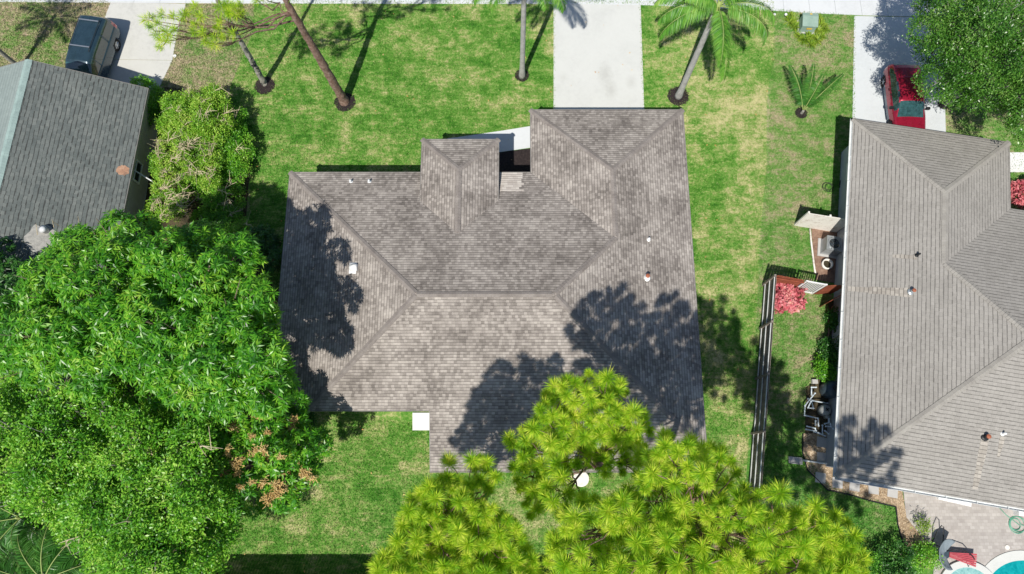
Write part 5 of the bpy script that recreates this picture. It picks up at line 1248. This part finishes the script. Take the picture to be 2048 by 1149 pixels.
# left side things
bb = thing('bin', 'small royal blue bin in the gap between left house and hedge', 'bin', G(313, 254)); b = MB(); b.lathe([(.16, .03), (.20, .55)], (0, 0, 0), 4); obj('tub', b, 'blue', bb); b = MB(); b.box((0, 0, .57), (.34, .34, .05), .1); obj('lid', b, 'blue', bb)
b = MB(); b.tube([G(262, 337, 2.0), G(303, 362, 1.6)], .035, 8); b.tube([G(303, 362, 1.6), Vector((G(303, 362, 1.6).x, G(303, 362, 1.6).y, 0))], .03, 6)
tag(obj('pipe_post', b, 'fascia'), 'pale metal pole reaching from the left house eave to the hedge', 'pole')
b = MB(); c = G(1152, 958, .74); tb = thing('garden_table', 'pale round table half hidden under the pines', 'table', (c.x + .25, c.y, 0))
b.lathe([(.34, .72), (.38, .73), (.38, .76), (.34, .77)], (0, 0, 0), 28); obj('top', b, 'paint_white', tb); obj('leg', MB().lathe([(.25, .0), (.22, .04), (.05, .1), (.05, .72)], (0, 0, 0), 14), 'metal', tb)

# ------------------------------------------------------------------ cars
def car(label, loc, rz, st, wheels, wr, paintm, zones, name='parked_car', rail=False, trimz=None, track=.72):
    """st: stations x, half width, sill z, belt half width, belt z, top half width, top z"""
    t = thing(name, label, 'car' if not rail else 'van', loc, rz)
    st = np.array(st, float); X = np.unique(np.concatenate([np.linspace(st[0, 0], st[-1, 0], 78), st[:, 0]])); I = [np.interp(X, st[:, 0], st[:, k]) for k in range(7)]
    # light smoothing so the lines run on
    for k in range(1, 7):
        a = I[k]; b = a.copy(); b[1:-1] = (a[:-2] + 2 * a[1:-1] + a[2:]) / 4; I[k] = b
    ring = []
    for i in range(len(X)):
        _, hl_, zs, hb, zb_, ht, zt = [I[k][i] for k in range(7)]
        cp = np.array([(hl_ * .86, zs), (hl_ * .97, zs + .05), (hl_, zs + .18), (hb + .02, zs + (zb_ - zs) * .7), (hb, zb_ - .03), (hb - .03, zb_), (ht + .05 + .1 * (hb - ht), zb_ + (zt - zb_) * .8), (ht - .03, zt - .02), (ht - .22, zt + .012), (0, zt + .035)])
        tt_ = np.arange(len(cp)); ts = np.array([0, .5, 1, 1.5, 2, 2.33, 2.66, 3, 3.5, 4, 4.5, 5, 5.2, 5.4, 5.6, 5.8, 6, 6.5, 7, 7.5, 8, 8.33, 8.66, 9])
        y = np.interp(ts, tt_, cp[:, 0]); z = np.interp(ts, tt_, cp[:, 1]); half = np.stack([y, z], -1)
        full = np.vstack([half, (half * [-1, 1])[::-1][1:]]); ring.append(full)
    ring = np.array(ring); nr = ring.shape[1]
    V = [(X[i], ring[i, j, 0], ring[i, j, 1]) for i in range(len(X)) for j in range(nr)]
    parts = {}
    ts2 = np.concatenate([ts, ts[::-1][1:]])
    for i in range(len(X) - 1):
        for j in range(nr - 1):
            ids = (i * nr + j, (i + 1) * nr + j, (i + 1) * nr + j + 1, i * nr + j + 1)
            c = np.mean([V[k] for k in ids], 0); tm = (ts2[j] + ts2[j + 1]) / 2
            if any((c[0] - wx) ** 2 + (c[2] - wr) ** 2 < (wr + .06) ** 2 for wx in wheels) and abs(c[1]) > .4 and tm < 4.5: continue
            parts.setdefault(zones(c, tm), []).append(ids)
    for e in (0, len(X) - 1):
        f = [e * nr + j for j in range(nr)]; parts.setdefault('body', []).append(tuple(f if e else f[::-1]))
    mats = {'body': paintm, 'side_window': 'glass', 'windshield': 'windshield', 'rear_window': 'glass', 'taillight': 'taillight', 'headlight': 'headlight', 'trim': 'red_trim'}
    for pn, fs in parts.items():
        if pn in ('side_window', 'taillight', 'headlight', 'trim'): sides = [[f for f in fs if np.mean([V[k][1] for k in f]) > 0], [f for f in fs if np.mean([V[k][1] for k in f]) <= 0]]
        else: sides = [fs]
        for fs_ in sides:
            if not fs_: continue
            used = sorted({k for f in fs_ for k in f}); mp = {k: i for i, k in enumerate(used)}; mb = MB(); mb.add([V[k] for k in used], [[mp[k] for k in f] for f in fs_]); obj(pn, mb, mats[pn], t, True)
    ub_ = MB(); ub_.box(((X[0] + X[-1]) / 2, 0, .42), (X[-1] - X[0] - .3, 1.1, .4)); obj('underbody', ub_, 'dark', t)
    for wx in wheels:
        for s in (-1, 1):
            b = MB(); b.lathe([(wr * .62, -.1), (wr * .93, -.1), (wr, -.06), (wr, .06), (wr * .93, .1), (wr * .62, .1), (wr * .6, .0)], (0, 0, 0), 28, 'y'); w_ = obj('wheel', b, 'black_rubber', t, True); w_.location = (wx, s * track, wr)
            b = MB(); b.lathe([(wr * .63, .07 * s), (wr * .55, .085 * s), (wr * .55, .07 * s)], (0, 0, 0), 24, 'y')
            for k in range(6): a = k * math.pi / 3; b.box((math.cos(a) * wr * .3, .085 * s, math.sin(a) * wr * .3), (.05, .02, .05)); b.tube([(0, .085 * s, 0), (math.cos(a) * wr * .58, .085 * s, math.sin(a) * wr * .58)], .025, 5)
            obj('rim', b, 'chrome', w_); b = MB(); b.lathe([(wr * .6, .03 * s), (wr * .6, .035 * s)], (0, 0, 0), 20, 'y'); obj('hub_well', b, 'dark', w_)
    return t
# red sedan, nose towards the right house
sed = [(-2.02, .60, .42, .58, .72, .50, .78), (-1.98, .76, .32, .74, .90, .58, .98), (-1.84, .82, .28, .80, .96, .60, 1.22), (-1.55, .85, .25, .82, .97, .60, 1.34), (-.95, .87, .23, .83, .96, .60, 1.40), (-.2, .87, .22, .84, .94, .59, 1.41), (.35, .87, .22, .84, .93, .57, 1.34), (.75, .87, .22, .83, .92, .60, 1.12), (1.15, .86, .23, .81, .90, .66, .935), (1.7, .84, .25, .77, .84, .62, .88), (2.15, .76, .32, .68, .72, .5, .76), (2.3, .6, .40, .55, .62, .42, .66)]
def z_sed(c, t):
    x, y, z = c
    if t < 3.2 and z < .50: return 'trim'
    if 5.05 < t < 6.3 and ((x + .45) / 1.25) ** 2 + ((z - .98) / .36) ** 2 < 1: 
        return 'side_window'
    if t > 6.6 and .42 < x < 1.12: return 'windshield'
    if t > 6.6 and -1.97 < x < -1.72: return 'rear_window'
    if x < -1.92 and abs(y) > .35 and .6 < z < .85: return 'taillight'
    if x > 2.12 and abs(y) > .3 and .5 < z < .75: return 'headlight'
    return 'body'
cr = car('red hatchback parked nose-in under the edge of the tree on the right driveway', G(1797, 214, 0), R(-91.5), sed, (-1.32, 1.33), .31, 'red', z_sed); cr.scale = (1.06, 1.08, 1.04)
for s in (-1, 1):
    b = MB(); b.box((.62, s * .93, .98), (.12, .2, .13)); b.tube([(.66, s * .82, .93), (.63, s * .9, .96)], .03, 6); obj('mirror', b, 'dark' , cr, False)
for s in (-1, 1):
    for x in (-.55, .3): obj('door_handle', MB().box((x, s * .865, .80), (.16, .03, .03)), 'red', cr)
# minivan, nose towards the left house
van = [(-2.42, .70, .45, .74, 1.0, .60, 1.05), (-2.38, .84, .34, .84, 1.02, .66, 1.45), (-2.18, .90, .30, .88, 1.04, .68, 1.72), (-1.4, .92, .26, .90, 1.04, .68, 1.76), (-.2, .93, .25, .90, 1.02, .66, 1.77), (.55, .93, .25, .90, 1.00, .64, 1.70), (1.0, .92, .25, .89, .99, .66, 1.42), (1.5, .91, .26, .86, .97, .70, 1.06), (1.95, .88, .28, .80, .86, .62, .92), (2.3, .78, .34, .7, .72, .5, .78), (2.42, .6, .42, .55, .62, .4, .68)]
def z_van(c, t):
    x, y, z = c
    if 5.05 < t < 6.3 and -2.15 < x < 1.0 and not (abs(x + 1.15) < .05 or abs(x - .25) < .05): return 'side_window'
    if t > 6.5 and .66 < x < 1.42: return 'windshield'
    if t > 5.2 and x < -2.24 and z > 1.1 and abs(y) < .62: return 'rear_window'
    if x < -2.2 and abs(y) > .68 and .85 < z < 1.25: return 'taillight'
    if x > 2.2 and abs(y) > .3 and .55 < z < .8: return 'headlight'
    return 'body'
pr_ = G(181, 43, 1.75); pw = G(150, 131, 1.75); dv = pw - pr_; vrz = math.atan2(dv.y, dv.x)
print('VAN', pr_, pw, math.degrees(vrz), 'wheel', G(238, 95, .3))
cvn = Vector(((pr_.x + pw.x) / 2, (pr_.y + pw.y) / 2, 0)) + Vector((math.cos(vrz), math.sin(vrz), 0)) * .55
cv_ = car('dark teal-blue minivan with roof bars parked on the old driveway', cvn, vrz, van, (-1.45, 1.5), .34, 'van', z_van, 'minivan', True, track=.78); cv_.scale = (1.04, 1.04, 1.04)
for s in (-1, 1): obj('roof_rail', MB().tube([(-2.0, s * .58, 1.80), (-1.95, s * .58, 1.83), (-.1, s * .56, 1.84), (0, s * .56, 1.80)], .018, 6), 'dark', cv_)
for x in (-1.85, -.25): obj('roof_bar', MB().box((x, 0, 1.85), (.06, 1.1, .025)), 'chrome', cv_)
for s in (-1, 1): obj('mirror', MB().box((1.05, s * 1.02, 1.08), (.14, .2, .17)), 'dark', cv_)
